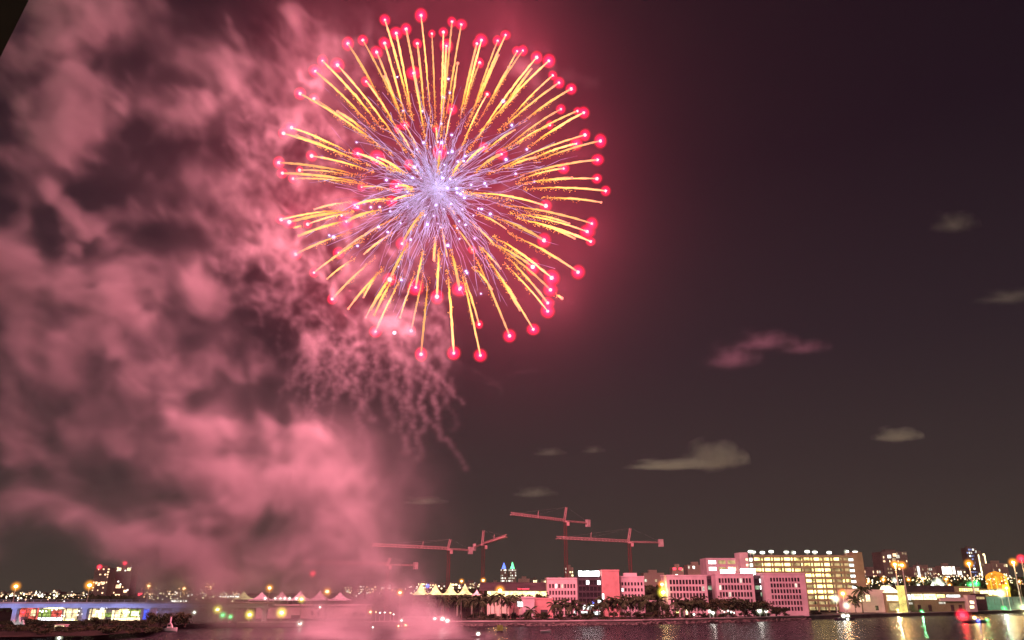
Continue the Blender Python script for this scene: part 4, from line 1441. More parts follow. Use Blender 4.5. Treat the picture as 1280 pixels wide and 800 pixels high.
for px in (445.5, 454):
    x = XAT(px, SYd) - (sx0 + sx1) / 2
    zc = ZAT(767.5, SYd) - LAND
    b = MB()
    n = 12
    pts = [(-1.1, 0), (1.1, 0)] + [(1.1 * math.cos(math.pi * j / n), .9 + .9 * math.sin(math.pi * j / n)) for j in range(n + 1)]
    vs = [(x + a, -.1, zc - 1 + c) for a, c in pts] + [(x + a, .1, zc - 1 + c) for a, c in pts]
    k = len(pts)
    b.add(vs, [tuple(range(k)), tuple(reversed(range(k, 2 * k)))] + [(j, k + j, k + (j + 1) % k, (j + 1) % k) for j in range(k)])
    b.build("arched_opening", M_GLASS, sh)
for px in (392, 400, 408):
    sp_(px - 1.5, px + 1.5, 764, 769, M_GLASSR, "window")
SM_L = [(272, 762, 'yellow', 2.6), (278.5, 769, 'green', 2.2), (288, 771, 'green', 1.8), (312, 768.5, 'yellow', 2.8), (352, 766, 'yellow', 3.0), (377, 749, 'yellow', 2.2), (375, 779.5, 'white', 2.1), (352, 796, 'yellow', 2.4), (312, 797, 'yellow', 1.9), (409, 739.5, 'amber', 2.6), (500, 741, 'amber', 2.2), (243, 765.5, 'white', 1.5), (463, 765, 'amber', 1.6), (502, 775.5, 'white', 1.6), (507, 781.5, 'amber', 1.7), (498, 782.5, 'amber', 1.3), (400, 759, 'white', 1.2)]
for i, (px, py, k, r) in enumerate(SM_L):
    lamp(px, py, 318 - (20 if py > 790 else 0) - (i % 3), k, r, "%s lamp glowing through the pink smoke, %s of those counted along the quay" % (k, ORD[i]), group="lamps in the smoke", zb=0.2 if py > 775 else LAND)
for i, px in enumerate((275.5, 279, 282, 285, 288.5, 291.5, 295, 297.5)):
    lamp(px, 745.5 + (i % 2) * .5, 388, 'white', 1.2, "tiny white bulb in the close row beside the yellow tent, %s of the eight" % ORD[i], group="close row of white bulbs", pole=False, cat="bulb", name="festoon_bulb")
for i, px in enumerate((331.5, 344, 350.5, 356, 362, 370.5)):
    lamp(px, 748, 384, 'white', 1.25, "white bulb hanging before the white tents, %s of the six" % ORD[i], group="white bulbs before the tents", pole=False, cat="bulb", name="festoon_bulb")
for i, px in enumerate((215.5, 218.5, 222, 226, 229, 232.5)):
    lamp(px, 751.5, 333, 'white', 1.3, "white lamp in the row at the smoke's edge on the causeway, %s of the six" % ORD[i], group="white lamps at the edge of the smoke", pole=False, cat="lamp", name="deck_lamp")
for i, (px, py) in enumerate(((470, 765), (475, 766), (481, 765.5), (488, 766), (492, 768), (466, 784), (492, 792), (500, 792.5), (506, 793))):
    lamp(px, py, 330 - (16 if py > 780 else 0), 'white' if i % 3 else 'amber', 1.1, "small dim quay lamp beside the shed arches, %s of the scattered nine" % ORD[i], group="small quay lamps in the smoke", zb=.2, cat="lamp", name="quay_lamp", halo=1.6)
lamp(391, 717, 470, 'red', 2.0, "red beacon on a thin mast above the smoke veiled tents", cat="beacon mast", name="beacon_mast")
pier = thing("pale_pier", (XAT(530, 336), 336, LAND), "short pale railed landing below the glowing tents", "pier")
pw = 50 * M(765, 336)
MB().box(-pw / 2, pw / 2, 0, 3, -.4, .0).build("deck", M_CONC, pier)
b = MB()
for i in range(22):
    x = -pw / 2 + pw * i / 21
    b.box(x - .12, x + .12, -.06, .06, -.2, 1.5)
b.box(-pw / 2, pw / 2, -.08, .08, 1.5, 1.75)
b.build("railing", M_TENT, pier)

# lit hall and blocks before the palms
LY = 402
lx0, lx1 = XAT(609, LY), XAT(686, LY)
lh = thing("long_hall", ((lx0 + lx1) / 2, LY, LAND), "long hall with a bright yellow band of windows and a dark roof", "hall")
lw = lx1 - lx0
za, zb_ = ZAT(746.5, LY) - LAND, ZAT(738.5, LY) - LAND
MB().box(-lw / 2, lw / 2, .4, 22, 0, zb_).build("wall", M_STUC2, lh)
b = MB()
zr = ZAT(728, LY + 14) - LAND
b.add([(-lw / 2 - 4, -.8, zb_ + .01), (lw / 2 + 1, -.8, zb_ + .01), (lw / 2 + 1, 14, zr), (-lw / 2 - 4, 14, zr), (lw / 2 + 1, 26, zb_), (-lw / 2 - 4, 26, zb_)], [(0, 1, 2, 3), (3, 2, 4, 5), (0, 3, 5), (1, 4, 2), (0, 5, 4, 1)])
b.build("roof", M_ROOF, lh)
M_BAND = glow("lit_hall_band", (1.0, .82, .36), 2.6, var=.6, scale=.35)
for i in range(14):
    panel("hall_window", M_BAND, lh, -lw / 2 + lw * (i + .5) / 14, .1, (za + zb_) / 2, lw / 14 - .2, zb_ - za - .5, .25)
panel("red_sign", M_RED, lh, lw * .12, -1.0, zb_ + .9, 3.6, .5, .2)
panel("red_sign", M_RED, lh, lw * .02, -1.0, zb_ + .9, 1.4, .5, .2)
lamp(625, 738, 392, 'amber', 2.8, "amber lamp before the long lit hall", light=7000)
lamp(604, 725.5, 430, 'amber', 1.7, "small amber lamp above the dark roof end of the long hall")
lamp(577, 726.5, 430, 'amber', 1.6, "small amber lamp above the last glowing tents")
for i, (a, b_, py, Y, lab) in enumerate(((652, 668, 748, 366, "salmon block beside the square lit sign"), (669, 691, 749.5, 372, "low dark pink block in front of the pale office"), (636, 649, 756, 362, "low pink hut left of the square lit sign"))):
    t, w_, h_ = facade("quay_block", lab, "building", a, b_, py, Y, 8, 1, 2, M_BRICK if i else M_STUC, lambda r, c: None, .5, .5, .5, zb=LAND)
    MB().box(-w_ * .2, w_ * .2, -.12, .05, 0, h_ * .45).build("door", M_DARKW, t)
sg = thing("lit_sign_board", (XAT(650, 356), 356, LAND), "square board glowing white in front of the salmon quay blocks", "sign")
MB().bar((0, 0.1, 0), (0, .1, ZAT(758, 356) - LAND), .14).build("post", M_METAL, sg)
za, zb_ = ZAT(758.2, 356) - LAND, ZAT(751.8, 356) - LAND
MB().box(-1.25, 1.25, -.15, .2, za, zb_).build("lit_panel", M_LITW, sg)

# ground level lights before the salmon offices
GLs = [(847, 765, 'yellow', 1.6), (867.5, 768, 'white', 1.4), (887, 764, 'white', 2.0), (891.5, 766, 'white', 2.2), (902, 763, 'white', 1.2), (906, 765, 'white', 1.3), (910, 763.5, 'white', 1.2), (914, 765, 'white', 1.3), (918, 766, 'white', 1.1), (949.5, 763.5, 'white', 2.9), (957.5, 763.5, 'white', 2.3)]
for i, (px, py, k, r) in enumerate(GLs):
    Y = float(np.interp(px, [840, 960], [366, 386]))
    lamp(px, py, Y, k, r, "%s globe lamp under the trees by the salmon wings, %s of its row" % (k, ORD[i]), group="globe lamps before the offices", halo=1.35, cat="globe lamp", name="globe_lamp", light=500 if i in (3, 9) else 0)
lamp(992.5, 747.5, 404, 'amber', 1.7, "slim orange lamp on a tall pole before the blank end of the last salmon wing", halo=1.7, light=7000)
lamp(827.5, 730.5, 396, 'amber', 2.3, "upper one of two amber lamps beside the first salmon wing", light=1200)
lamp(829, 740.5, 393, 'yellow', 3.0, "lower bigger yellow lamp of the two beside the first salmon wing", light=1500)
lamp(1053.5, 742, 452, 'amber', 2.6, "amber lamp at the foot of the parking garage", light=7000)
lamp(1044.5, 748.5, 448, 'white', 2.4, "white lamp beside the amber one at the garage foot", light=900)
lamp(1058, 757, 446, 'white', 2.2, "low white lamp over the moored boat with two bright lights", light=600)
# ------------------------------------------------------------------ right-hand quay
def block(name, label, cat, px0, px1, pyt, Y, deep, wall, zb=LAND, group=None):
    x0, x1 = XAT(px0, Y), XAT(px1, Y)
    h = ZAT(pyt, Y) - zb
    t = thing(name, ((x0 + x1) / 2, Y, zb), label, cat, group)
    w = x1 - x0
    MB().box(-w / 2, w / 2, 0, deep, 0, h).build("wall", wall, t)
    MB().box(-w / 2 - .2, w / 2 + .2, -.2, deep + .2, h + .003, h + .45).build("roof", wall, t)
    return t, w, h, x0, Y, zb

def on(bk, px0, px1, py0, py1, m, name, off=.06, d=.25):
    t, w, h, x0, Y, zb = bk
    xa, xb = XAT(px0, Y), XAT(px1, Y)
    za, zc = ZAT(py1, Y) - zb, ZAT(py0, Y) - zb
    return panel(name, m, t, (xa + xb) / 2 - x0 - w / 2, -off - .08, (za + zc) / 2, xb - xa, zc - za, d)

bk = block("quay_house", "salmon quay house with a pair of tall lit windows beneath the big palm", "house", 1060, 1109, 738, 458, 16, M_STUC)
on(bk, 1074, 1079, 743.5, 752, M_LIT, "window")
on(bk, 1082, 1087, 743.5, 752, M_LIT, "window")
on(bk, 1066, 1070, 745, 751, M_GLASS, "window")
on(bk, 1092, 1096, 757, 763, M_GLASS, "door")
bk = block("lit_hall", "small quay hall with a glowing gable beside the bright yellow tower", "hall", 1107, 1126, 742, 455, 12, M_BEIGE)
on(bk, 1108, 1125.5, 744, 751, M_LIT, "window")
on(bk, 1110, 1124, 754, 763, M_DECKD, "window")
g = MB()
w = bk[1]
g.add([(-w / 2, -.3, bk[2] + .46), (w / 2, -.3, bk[2] + .46), (-w * .18, -.3, bk[2] + 4.2), (-w / 2, 9, bk[2] + .46), (w / 2, 9, bk[2] + .46), (-w * .18, 9, bk[2] + 4.2)],
      [(0, 1, 2), (3, 5, 4), (0, 2, 5, 3), (1, 4, 5, 2), (0, 3, 4, 1)])
g.build("gable", M_LIT, bk[0])
M_TOWER = glow("floodlit_yellow", (1.0, .80, .22), 1.15, var=.35, scale=.3)  # floodlight on the wall put in as its own emission
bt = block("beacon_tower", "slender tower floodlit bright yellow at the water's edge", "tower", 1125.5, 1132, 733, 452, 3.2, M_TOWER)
bk = block("quay_warehouse", "long low warehouse with bright window bands behind the seawall", "warehouse", 1133, 1213, 741, 474, 24, M_BEIGE)
MB().box(-bk[1] / 2, bk[1] * .28, 1.0, 20, bk[2] + .46, bk[2] + 4.0).build("upper_roof", M_DARKW, bk[0])
for a, b, c, d, m in ((1139, 1153.5, 742.5, 749.5, M_LIT), (1154.5, 1170, 742.5, 749.5, M_LIT), (1171, 1181, 743, 748, M_DECK), (1183, 1200, 743.5, 746.5, M_LITW), (1133.5, 1138, 743, 750, M_LITW), (1172, 1180, 752.5, 755, M_DIM2), (1134, 1139, 753, 755.5, M_DIM2)):
    on(bk, a, b, c, d, m, "window")
on(bk, 1173, 1211, 747, 751.5, M_STUC2, "awning", off=1.2, d=1.2)
for a in (1145, 1158, 1186, 1196):
    on(bk, a, a + 4, 756, 764, M_GLASSR, "door")
bk = block("ticket_booth", "narrow booth with warm stacked lights at the end of the warehouse", "booth", 1209, 1219, 745, 470, 6, M_STUC)
on(bk, 1211, 1216, 751, 754.5, M_LIT, "window")
on(bk, 1210, 1215, 757, 760.5, M_LIT, "window")
bk = block("pavilion", "low pavilion with a glowing yellow lattice front behind the warehouse", "pavilion", 1199, 1226, 734, 505, 12, M_BEIGE)
for k in range(9):
    on(bk, 1200.5 + k * 2.8, 1202.4 + k * 2.8, 735.5, 739, M_DECK, "window")
bk = block("market_shed", "low market shed glowing bright yellow before the orange pavilion", "shed", 1225, 1250, 737, 520, 10, M_BEIGE)
on(bk, 1226, 1236, 738, 742, M_HALL, "shop_front")
on(bk, 1236.5, 1249, 737.5, 744, M_HALL, "shop_front")
bk = block("teal_container_stack", "stack of teal shipping containers at the right edge of the quay", "containers", 1232, 1279, 747, 512, 10, mat("teal_steel", (.08, .14, .14), .6, .2, .5))
for k in range(6):
    on(bk, 1234 + k * 7.6, 1234.4 + k * 7.6, 748, 756, M_DARKW, "rib")
bk = block("quay_store", "dark store shed with a lit band right of the ticket booth", "shed", 1219, 1232, 743, 492, 10, M_ROOF)
on(bk, 1220, 1230, 746, 749, M_DECKD, "window")
# orange pavilion
M_ORG = glow("floodlit_orange", (1.0, .36, .03), 1.05, var=.5, scale=.2)  # floodlighting put into the pavilion walls as emission
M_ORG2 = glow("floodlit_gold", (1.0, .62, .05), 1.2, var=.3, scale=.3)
OY = 560
ox = XAT(1256, OY)
op = thing("orange_pavilion", (ox, OY, LAND), "big domed pavilion floodlit orange with a red round window", "pavilion")
k_ = M(725, OY)
e_, h_ = ZAT(721, OY) - LAND, ZAT(713.5, OY) - LAND
N = 16
b = MB()
prof = [(11.5, 0), (11.5, e_), (10.5, e_ + 1), (7.5, e_ + (h_ - e_) * .65), (3.2, h_ - .6), (0.3, h_)]
for r, z in prof:
    for j in range(N):
        a = 2 * math.pi * j / N
        b.v.append((r * k_ * math.cos(a), r * k_ * math.sin(a) + 11.5 * k_, z))
for i in range(len(prof) - 1):
    for j in range(N):
        b.f.append((i * N + j, i * N + (j + 1) % N, (i + 1) * N + (j + 1) % N, (i + 1) * N + j))
b.build("wall", M_ORG, op)
for j in (-2, -1, 0, 1, 2):
    a = -math.pi / 2 + j * .55
    x, y = 11.7 * k_ * math.cos(a), 11.7 * k_ * math.sin(a) + 11.5 * k_
    MB().tube([(x, y, 0), (x, y, e_ + .4)], .45, 6).build("column", M_ORG2, op)
MB().ball((0, -.2, ZAT(728.5, OY) - LAND), 2.2 * k_, 2, (1, .25, 1)).build("round_window", glow("red_round_window", (.8, .05, .02), .6), op)

# high mast lights
for i, (px, py, Y, lab, L) in enumerate(((1118.5, 705.5, 478, "left one of the close pair of tall mast lights before the dark high-rise", 26000), (1127.5, 706.5, 470, "right one of the close pair of tall mast lights before the dark high-rise", 0),
                                    (1211, 704.5, 500, "tall mast light before the blue glass tower", 26000), (1266.5, 703, 512, "tall mast light in front of the orange pavilion", 26000))):
    lamp(px, py, Y, 'amber', 2.4, lab, cat="mast light", name="mast_light", group="tall mast lights", light=L, thick=.42, halo=2.1)
lamp(1276.5, 698.5, 520, 'red', 2.4, "mast with a red beacon at the right edge beyond the orange pavilion", cat="beacon mast", name="beacon_mast", thick=.35)
SR = [(1085.5, 727, 'amber', 1.4), (1104, 724.5, 'amber', 1.7), (1118.5, 725.5, 'white', 1.7), (1135.5, 724.5, 'amber', 1.5), (1153, 724, 'amber', 1.6), (1182.5, 724, 'amber', 1.6), (1112, 737, 'white', 2.6), (1131.5, 740.5, 'white', 2.1), (1145, 739.5, 'white', 2.1), (1166.5, 732, 'white', 2.7), (1173, 726.5, 'white', 2.0), (1177.5, 731, 'white', 1.8), (1187, 731.5, 'amber', 1.5), (1148, 731.5, 'white', 1.2), (1213, 730.5, 'green', 1.8), (1220, 729.5, 'green', 2.0), (1251, 741.5, 'white', 2.6), (1258, 735, 'yellow', 2.0), (1274, 727, 'amber', 1.4)]
for i, (px, py, k, r) in enumerate(SR):
    lamp(px, py, 540 + (i % 5) * 14 if py < 733 else 500, k, r, "small %s lamp behind the quay, %s of those between garage and orange pavilion" % (k, ORD[i]), group="small lamps behind the quay", light=(7000 if px > 1120 else 3000) if i % 2 == 0 or px > 1200 else 0, cat="lamp", name="quay_lamp")
lamp(1255, 760.5, 505, 'green', 1.6, "green light on the seawall beside the teal containers", light=6000, cat="lamp", name="harbour_light")
lamp(1279, 759.5, 512, 'yellow', 1.8, "yellow light on the seawall at the right edge", light=6000, cat="lamp", name="harbour_light")
lamp(1152, 764, 454, 'green', 1.2, "small green light on the seawall below the warehouse", light=5000, cat="lamp", name="harbour_light")
lamp(1122, 762, 444, 'yellow', 1.2, "small yellow light on the seawall by the bright yellow tower", light=8000, cat="lamp", name="harbour_light")
lamp(1000, 768, 402, 'amber', 1.2, "small orange light on the seawall below the last salmon wing", light=5000, cat="lamp", name="harbour_light")

# ------------------------------------------------------------------ boats
M_HULL = mat("dark_hull", (.035, .03, .04), .35, .2, 1)
M_HULLW = mat("white_hull", (.6, .58, .58), .4, .1, 1)
def hull(L, Wd, H, sheer=.3):
    b = MB()
    n, secs = 9, []
    for i in range(n):
        t = i / (n - 1)
        w = Wd / 2 * (1 - max(0, (t - .45) / .55) ** 2.2) * (.86 + .14 * min(1, t * 5))
        w = max(w, .04)
        z = H + sheer * t * t
        x = -L / 2 + L * t
        secs.append([(x, -w, z), (x, -w * .85, H * .3), (x, -w * .3, -.25), (x, w * .3, -.25), (x, w * .85, H * .3), (x, w, z)])
    vs = [p for s in secs for p in s]
    fs = [(i * 6 + j, i * 6 + j + 1, (i + 1) * 6 + j + 1, (i + 1) * 6 + j) for i in range(n - 1) for j in range(5)]
    fs += [tuple(range(6)), tuple(reversed(range((n - 1) * 6, n * 6)))]
    fs += [(i * 6 + 5, i * 6, (i + 1) * 6, (i + 1) * 6 + 5) for i in range(n - 1)]
    return b.add(vs, fs)

def boat(px, Y, L, label, hm, cabin=True, rz=0.0, Wd=None, H=1.0, name="motor_boat"):
    t = thing(name, (XAT(px, Y, 778), Y, 0), label, "boat", rz=rz)
    Wd = Wd or L * .3
    hull(L, Wd, H).build("hull", hm, t)
    if cabin:
        b = MB().add([(-L * .22, -Wd * .32, H), (L * .16, -Wd * .32, H), (L * .16, Wd * .32, H), (-L * .22, Wd * .32, H), (-L * .2, -Wd * .27, H + 1.5), (L * .04, -Wd * .27, H + 1.5), (L * .04, Wd * .27, H + 1.5), (-L * .2, Wd * .27, H + 1.5)],
                     [(0, 1, 5, 4), (1, 2, 6, 5), (2, 3, 7, 6), (3, 0, 4, 7), (4, 5, 6, 7)])
        b.build("cabin", hm, t)
        MB().box(-L * .17, L * .02, -Wd * .335, -Wd * .30, H + .55, H + 1.15).build("cabin_window", M_GLASS, t)
        MB().bar((-L * .1, 0, H + 1.5), (-L * .1, 0, H + 3.2), .05).build("mast", M_METAL, t)
    return t
def blamp(t, x, y, z, kind, r, halo=2.0, light=0):
    m, g = {'amber': (M_AMB, G_AMB), 'white': (M_WHT, G_WHT), 'red': (M_RED, G_RED), 'green': (M_GREEN, G_GRN), 'blue': (M_BLUE, G_BLU)}[kind]
    if m.name not in HEADS:
        HEADS[m.name] = MB().ball((0, 0, 0), 1.0, 2, (1, 1, .8)).mesh("lamp_head", m, True)
    o = put("lamp", HEADS[m.name], t, (x, y, z), sc=r)
    put("lamp_halo", me_halo(g), o, (0, 0, 0), sc=halo * 1.4)
    if light:
        l = bpy.data.lights.new("boat_light", 'POINT')
        l.energy = light
        l.color = {'amber': (1, .6, .25), 'white': (1, .97, .9), 'red': (1, .04, .05), 'green': (.15, 1, .35), 'blue': (.25, .3, 1)}[kind]
        l.shadow_soft_size = r
        q = bpy.data.objects.new("boat_light", l)
        C.objects.link(q)
        q.parent = t
        q.location = (x, y - r - .1, z)
b1 = boat(1219, 362, 10.5, "motor boat with a glowing red lamp at its stern and a lit cabin", M_HULL)
blamp(b1, -5.2, -.4, 3.1, 'red', 1.0, 2.6, 1500)
blamp(b1, -.6, -1.2, 2.1, 'amber', .75, 1.6, 500)
blamp(b1, .4, -1.7, .9, 'blue', .55, 2.0, 200)
blamp(b1, 5.2, -.3, 1.2, 'green', .5, 2.0, 200)
b2 = boat(1057, 392, 9.5, "moored dark boat showing two bright white lights side by side", M_HULL)
blamp(b2, -1.2, -1.6, 2.0, 'white', .8, 1.6, 500)
blamp(b2, .9, -1.6, 2.0, 'white', .62, 1.6)
blamp(b2, .6, -1.5, .5, 'white', .5, 1.7)
b3 = boat(552, 322, 8.0, "dark boat with three white lights at the edge of the smoke", M_HULL)
blamp(b3, -2.6, -.8, 3.0, 'white', .62, 1.6)
blamp(b3, .4, -1.2, 3.0, 'white', .8, 1.7, 400)
blamp(b3, 2.3, -1.0, 2.3, 'white', .8, 1.6)
b4 = boat(598, 252, 4.2, "small skiff with a single white lamp out on the dark water", M_HULL, cabin=False, H=.6)
MB().bar((0, 0, .4), (0, 0, 1.0), .05).build("post", M_METAL, b4)
blamp(b4, 0, 0, 1.1, 'white', .5, 1.7)
b5 = boat(682, 283, 3.6, "small pale dinghy lit pink on the open water", M_HULLW, cabin=False, H=.6)
b6 = boat(214, 288, 5.0, "pale boat lit pink beside the dark bushes", M_HULLW, H=1.2)
MB().tube([(-.3, 0, 2.7), (-.3, 0, 4.8)], .35, 6).build("furled_sail", M_TENT, b6)
by = thing("marker_buoy", (XAT(625, 284, 790), 284, 0), "boxy amber marker buoy floating off the seawall", "buoy")
MB().tube([(0, 0, -.3), (0, 0, .5)], [1.3, 1.2], 10).build("float", M_HULL, by)
MB().box(-1.0, 1.0, -1.0, 1.0, .5, 2.3).build("body", glow("buoy_amber", (.7, .34, .10), .30, var=.4, scale=1), by)
MB().bar((0, 0, 2.3), (0, 0, 2.9), .12).build("post", M_METAL, by)

# ------------------------------------------------------------------ tower cranes
M_CRANE = mat("crane_paint", (0.46, 0.30, 0.28), .6, .15, .4)
M_CRANED = mat("crane_mast_paint", (0.16, 0.05, 0.045), .7, .15, .4)
M_CW = mat("counterweight_concrete", (.45, .36, .34), .9, .2, .5)
def lattice_beam(b, A, B, w, h, r, n, tri=True):
    A, B = Vector(A), Vector(B)
    d = (B - A).normalized()
    up = Vector((0, 0, 1)) if abs(d.z) < .9 else Vector((0, 1, 0))
    s = d.cross(up).normalized()
    u = s.cross(d).normalized()
    ch = [s * w / 2, -s * w / 2, u * h] if tri else [s * w / 2 + u * h / 2, -s * w / 2 + u * h / 2, -s * w / 2 - u * h / 2, s * w / 2 - u * h / 2]
    for c in ch:
        b.bar(A + c, B + c, r)
    m = len(ch)
    for i in range(n):
        p, q = A.lerp(B, i / n), A.lerp(B, (i + 1) / n)
        for j in range(m):
            c0, c1 = ch[j], ch[(j + 1) % m]
            b.bar(p + c0, q + c1, r * .6, 3)
            b.bar(p + c0, p + c1, r * .6, 3)
    return b

def crane(pm, pym, Y, tip, ctr, apex, aux, label, zb=LAND):
    base = P(pm, pym, Y)
    zj = base.z
    t = thing("tower_crane", (base.x, Y, zb), label, "crane", "tower cranes over the building site")
    o = Vector((base.x, Y, zb))

    def at(px, py):
        v = (400 - py) / FPX
        Yq = (zj - CAM_H) / ((SP + v * CP) / (CP - v * SP))
        Yq = min(max(Yq, Y - 70), Y + 70)
        q = P(px, py, Yq)
        q.z = zj
        return q - o
    J, K = at(*tip), at(*ctr)
    R0 = base - o
    b = MB()
    lattice_beam(b, R0, J, 1.1, 1.35, .15, max(8, int((J - R0).length / 2.6)))
    b.build("jib", M_CRANE, t)
    b = MB()
    lattice_beam(b, R0, K, 1.0, .7, .14, 7)
    b.build("counter_jib", M_CRANE, t)
    kd = (K - R0).normalized()
    c = R0 + kd * (K - R0).length * .93
    b = MB()
    b.box(-1.3, 1.3, -.9, .9, -2.0, 2.2)
    q = b.build("counterweight", M_CW, t, loc=c)
    q.rotation_euler = (0, 0, math.atan2(kd.y, kd.x))
    A = P(apex[0], apex[1], Y) - o
    b = MB()
    lattice_beam(b, R0 + Vector((-.6, 0, 0)), A, 1.0, 1.0, .15, 4, False)
    b.build("apex_tower", M_CRANE, t)
    ax = R0.lerp(J, aux[0])
    b = MB().bar(ax, ax + Vector((.2, 0, aux[1])), .14).bar(ax + (J - R0).normalized() * 1.4, ax + Vector((.2, 0, aux[1])), .09)
    b.build("jib_strut", M_CRANE, t)
    b = MB()
    for e in (R0.lerp(J, .62), R0.lerp(J, .95), R0.lerp(K, .95)):
        b.bar(A, e + Vector((0, 0, .8)), .035, 3)
    b.build("pendant_line", M_METAL, t)
    b = MB()
    lattice_beam(b, (0, 0, 0), R0 - Vector((0, 0, .4)), 1.5, 1.5, .12, int(zj / 3), False)
    b.build("mast", M_CRANED, t)
    MB().box(.8, 2.4, -1.2, .4, zj - zb - 2.4, zj - zb - .3).build("cab", M_CRANE, t)
    MB().box(-1.2, 1.2, -1.2, 1.2, zj - zb - .5, zj - zb + .25).build("slewing_ring", M_CRANE, t)
    return t
crane(706.5, 652, 470, (638.5, 643.5), (737, 654.5), (708, 634), (.52, 4.2), "highest tower crane, its jib slanting down towards its counterweight")
crane(786.5, 678, 470, (695.5, 673.5), (829, 679), (788, 660.5), (.54, 4.5), "tower crane over the ribbed tower and the small office")
crane(604, 681, 465, (633, 668.5), (592, 684.5), (604.5, 663), (.5, 3.6), "tower crane seen nearly end on with a short looking jib")
crane(561, 687, 475, (465, 682.5), (590, 688.5), (563, 674), (.36, 4.0), "tower crane above the glowing peaked tents with its jib tip in smoke")
crane(485, 706.5, 490, (378, 704), (522, 707.5), (488, 697.5), (.3, 4.0), "lowest tower crane, half veiled by the pink smoke")

# ------------------------------------------------------------------ far city
rc = random.Random(77)
def highrise(label, px0, px1, pyt, Y, wall, rows, cols, litp, m1, m2, group=None, zb=LAND, top=None, name="high_rise", size=(.55, .5)):
    x0, x1 = XAT(px0, Y), XAT(px1, Y)
    h = ZAT(pyt, Y) - zb
    w = x1 - x0
    t = thing(name, ((x0 + x1) / 2, Y, zb), label, "building", group)
    MB().box(-w / 2, w / 2, 0, w * .9, 0, h).build("wall", wall, t)
    MB().box(-w * .2, w * .2, w * .3, w * .6, h, h + 2.5).build("roof_plant", wall, t)
    zv = min(h * .9, max(6.0, h - rows * 4.2)) if rows > 3 else h * .2
    zv = max(zv, 7.0) if h > 12 else h * .3
    for r in range(rows):
        for c in range(cols):
            if rc.random() < litp:
                m = m1 if rc.random() < .6 else m2
                cw = w / cols
                rh = (h - zv) / rows
                ww = cw * size[0] * rc.uniform(.6, 1.5)
                panel("window", m, t, -w / 2 + cw * (c + .5), -.12, zv + rh * (r + .5), min(ww, cw * .95), rh * size[1], .1)
    return t, w, h
M_WIN1 = glow("far_window_warm", (1.0, .62, .34), 2.4, var=.6, scale=.2)
M_WIN2 = glow("far_window_white", (1.0, .95, .82), 2.6, var=.6, scale=.2)
M_WIN3 = glow("far_window_yellow", (1.0, .86, .45), 3.0, var=.5, scale=.2)
M_WINB = glow("far_window_blue", (.35, .45, .9), .9, var=.5, scale=.2)
FLB = []
t, w, h = highrise("dark high-rise with sparse orange windows and a red roof beacon, left of the twin", 113, 132, 710, 860, M_FAR, 10, 6, .20, M_WIN1, M_WIN1, "dark twin high-rises beyond the causeway")
blamp(t, -w * .2, -.5, h + 1.0, 'red', 1.4, 1.9)
for c_, r_ in ((-.25, .55), (.18, .53), (.25, .55), (-.05, .53)):
    panel("lit_balcony", M_WIN1, t, w * c_, -.3, h * r_, w * .14, 2.2, .2)
t, w, h = highrise("dark high-rise crowned by white lights and a red beacon, right of the twin", 140, 160, 708, 880, M_FAR, 10, 6, .20, M_WIN1, M_WIN2, "dark twin high-rises beyond the causeway")
blamp(t, 0, -.5, h + 3.4, 'red', 1.4, 1.9)
for x in (-.3, .3):
    panel("crown_light", M_WIN3, t, w * x, -.3, h - 3.0, w * .22, 3.0, .2)
panel("lit_balcony", M_WIN1, t, -w * .2, -.3, h * .42, w * .3, 3.4, .2)
panel("lit_balcony", M_WIN1, t, -w * .2, -.3, h * .16, w * .34, 2.6, .2)
panel("lit_balcony", M_WIN1, t, w * .28, -.3, h * .28, w * .2, 2.4, .2)
t, w, h = highrise("left one of two slim pale towers, its pointed top lit blue", 625.5, 634, 711, 1100, M_FAR2, 9, 5, .6, M_DIM2, M_WIN2)
MB().tube([(0, 3, h), (0, 3, h + 8)], [w * .34, .3], 8).build("spire", M_BLUE, t)
t, w, h = highrise("right one of two slim pale towers, its pointed top lit green", 635.5, 645.5, 711, 1110, M_FAR2, 9, 5, .6, M_DIM2, M_WIN2)
MB().tube([(0, 3, h), (0, 3, h + 9)], [w * .30, .3], 8).build("spire", M_GREEN, t)
t, w, h = highrise("stepped yellowish tower rising behind the pale office block", 706.5, 717.5, 709, 880, M_FAR2, 8, 4, .55, M_WIN3, M_DIM2)
t, w, h = highrise("low block with two red roof signs left of the garage side wing", 842, 857, 709, 640, M_FAR2, 4, 4, .35, M_WIN2, M_DIM)
for x in (-.28, .22):
    panel("red_sign", M_RED, t, w * x, -.3, h - 1.2, w * .26, 1.8, .2)
highrise("pale speckled block between the red signs and the garage side wing", 862, 884, 706, 660, M_FAR2, 6, 7, .32, M_DIM2, M_WIN2)
t, w, h = highrise("wide dark high-rise behind the pair of mast lights", 1110, 1142, 689.5, 860, M_FAR, 11, 9, .28, M_DIM, M_WIN1)
for c_, r_, m in ((-.22, .9, M_WIN2), (.0, .93, M_WIN1), (.12, .9, M_DIM2), (-.05, .84, M_DIM)):
    panel("lit_balcony", m, t, w * c_, -.3, h * r_, w * .13, 3.2, .2)
t, w, h = highrise("rounded glass tower glowing blue with a gold edge", 1218, 1231, 685, 1050, M_FAR, 14, 5, .55, M_WINB, M_WIN2)
panel("edge_light", M_DIM2, t, w * .45, -.4, h * .7, 1.4, h * .5, .3)
t, w, h = highrise("yellowish tower with two bright vertical edges beside the blue tower", 1231.8, 1241, 691, 1020, M_FAR2, 9, 3, .3, M_WIN3, M_DIM)
for x in (-.42, .42):
    panel("edge_light", M_WIN3, t, w * x, -.4, h * .66, 1.2, h * .6, .3)
highrise("low lit block above the orange pavilion", 1247, 1267, 704, 760, M_FAR2, 4, 8, .4, M_WIN3, M_DIM)
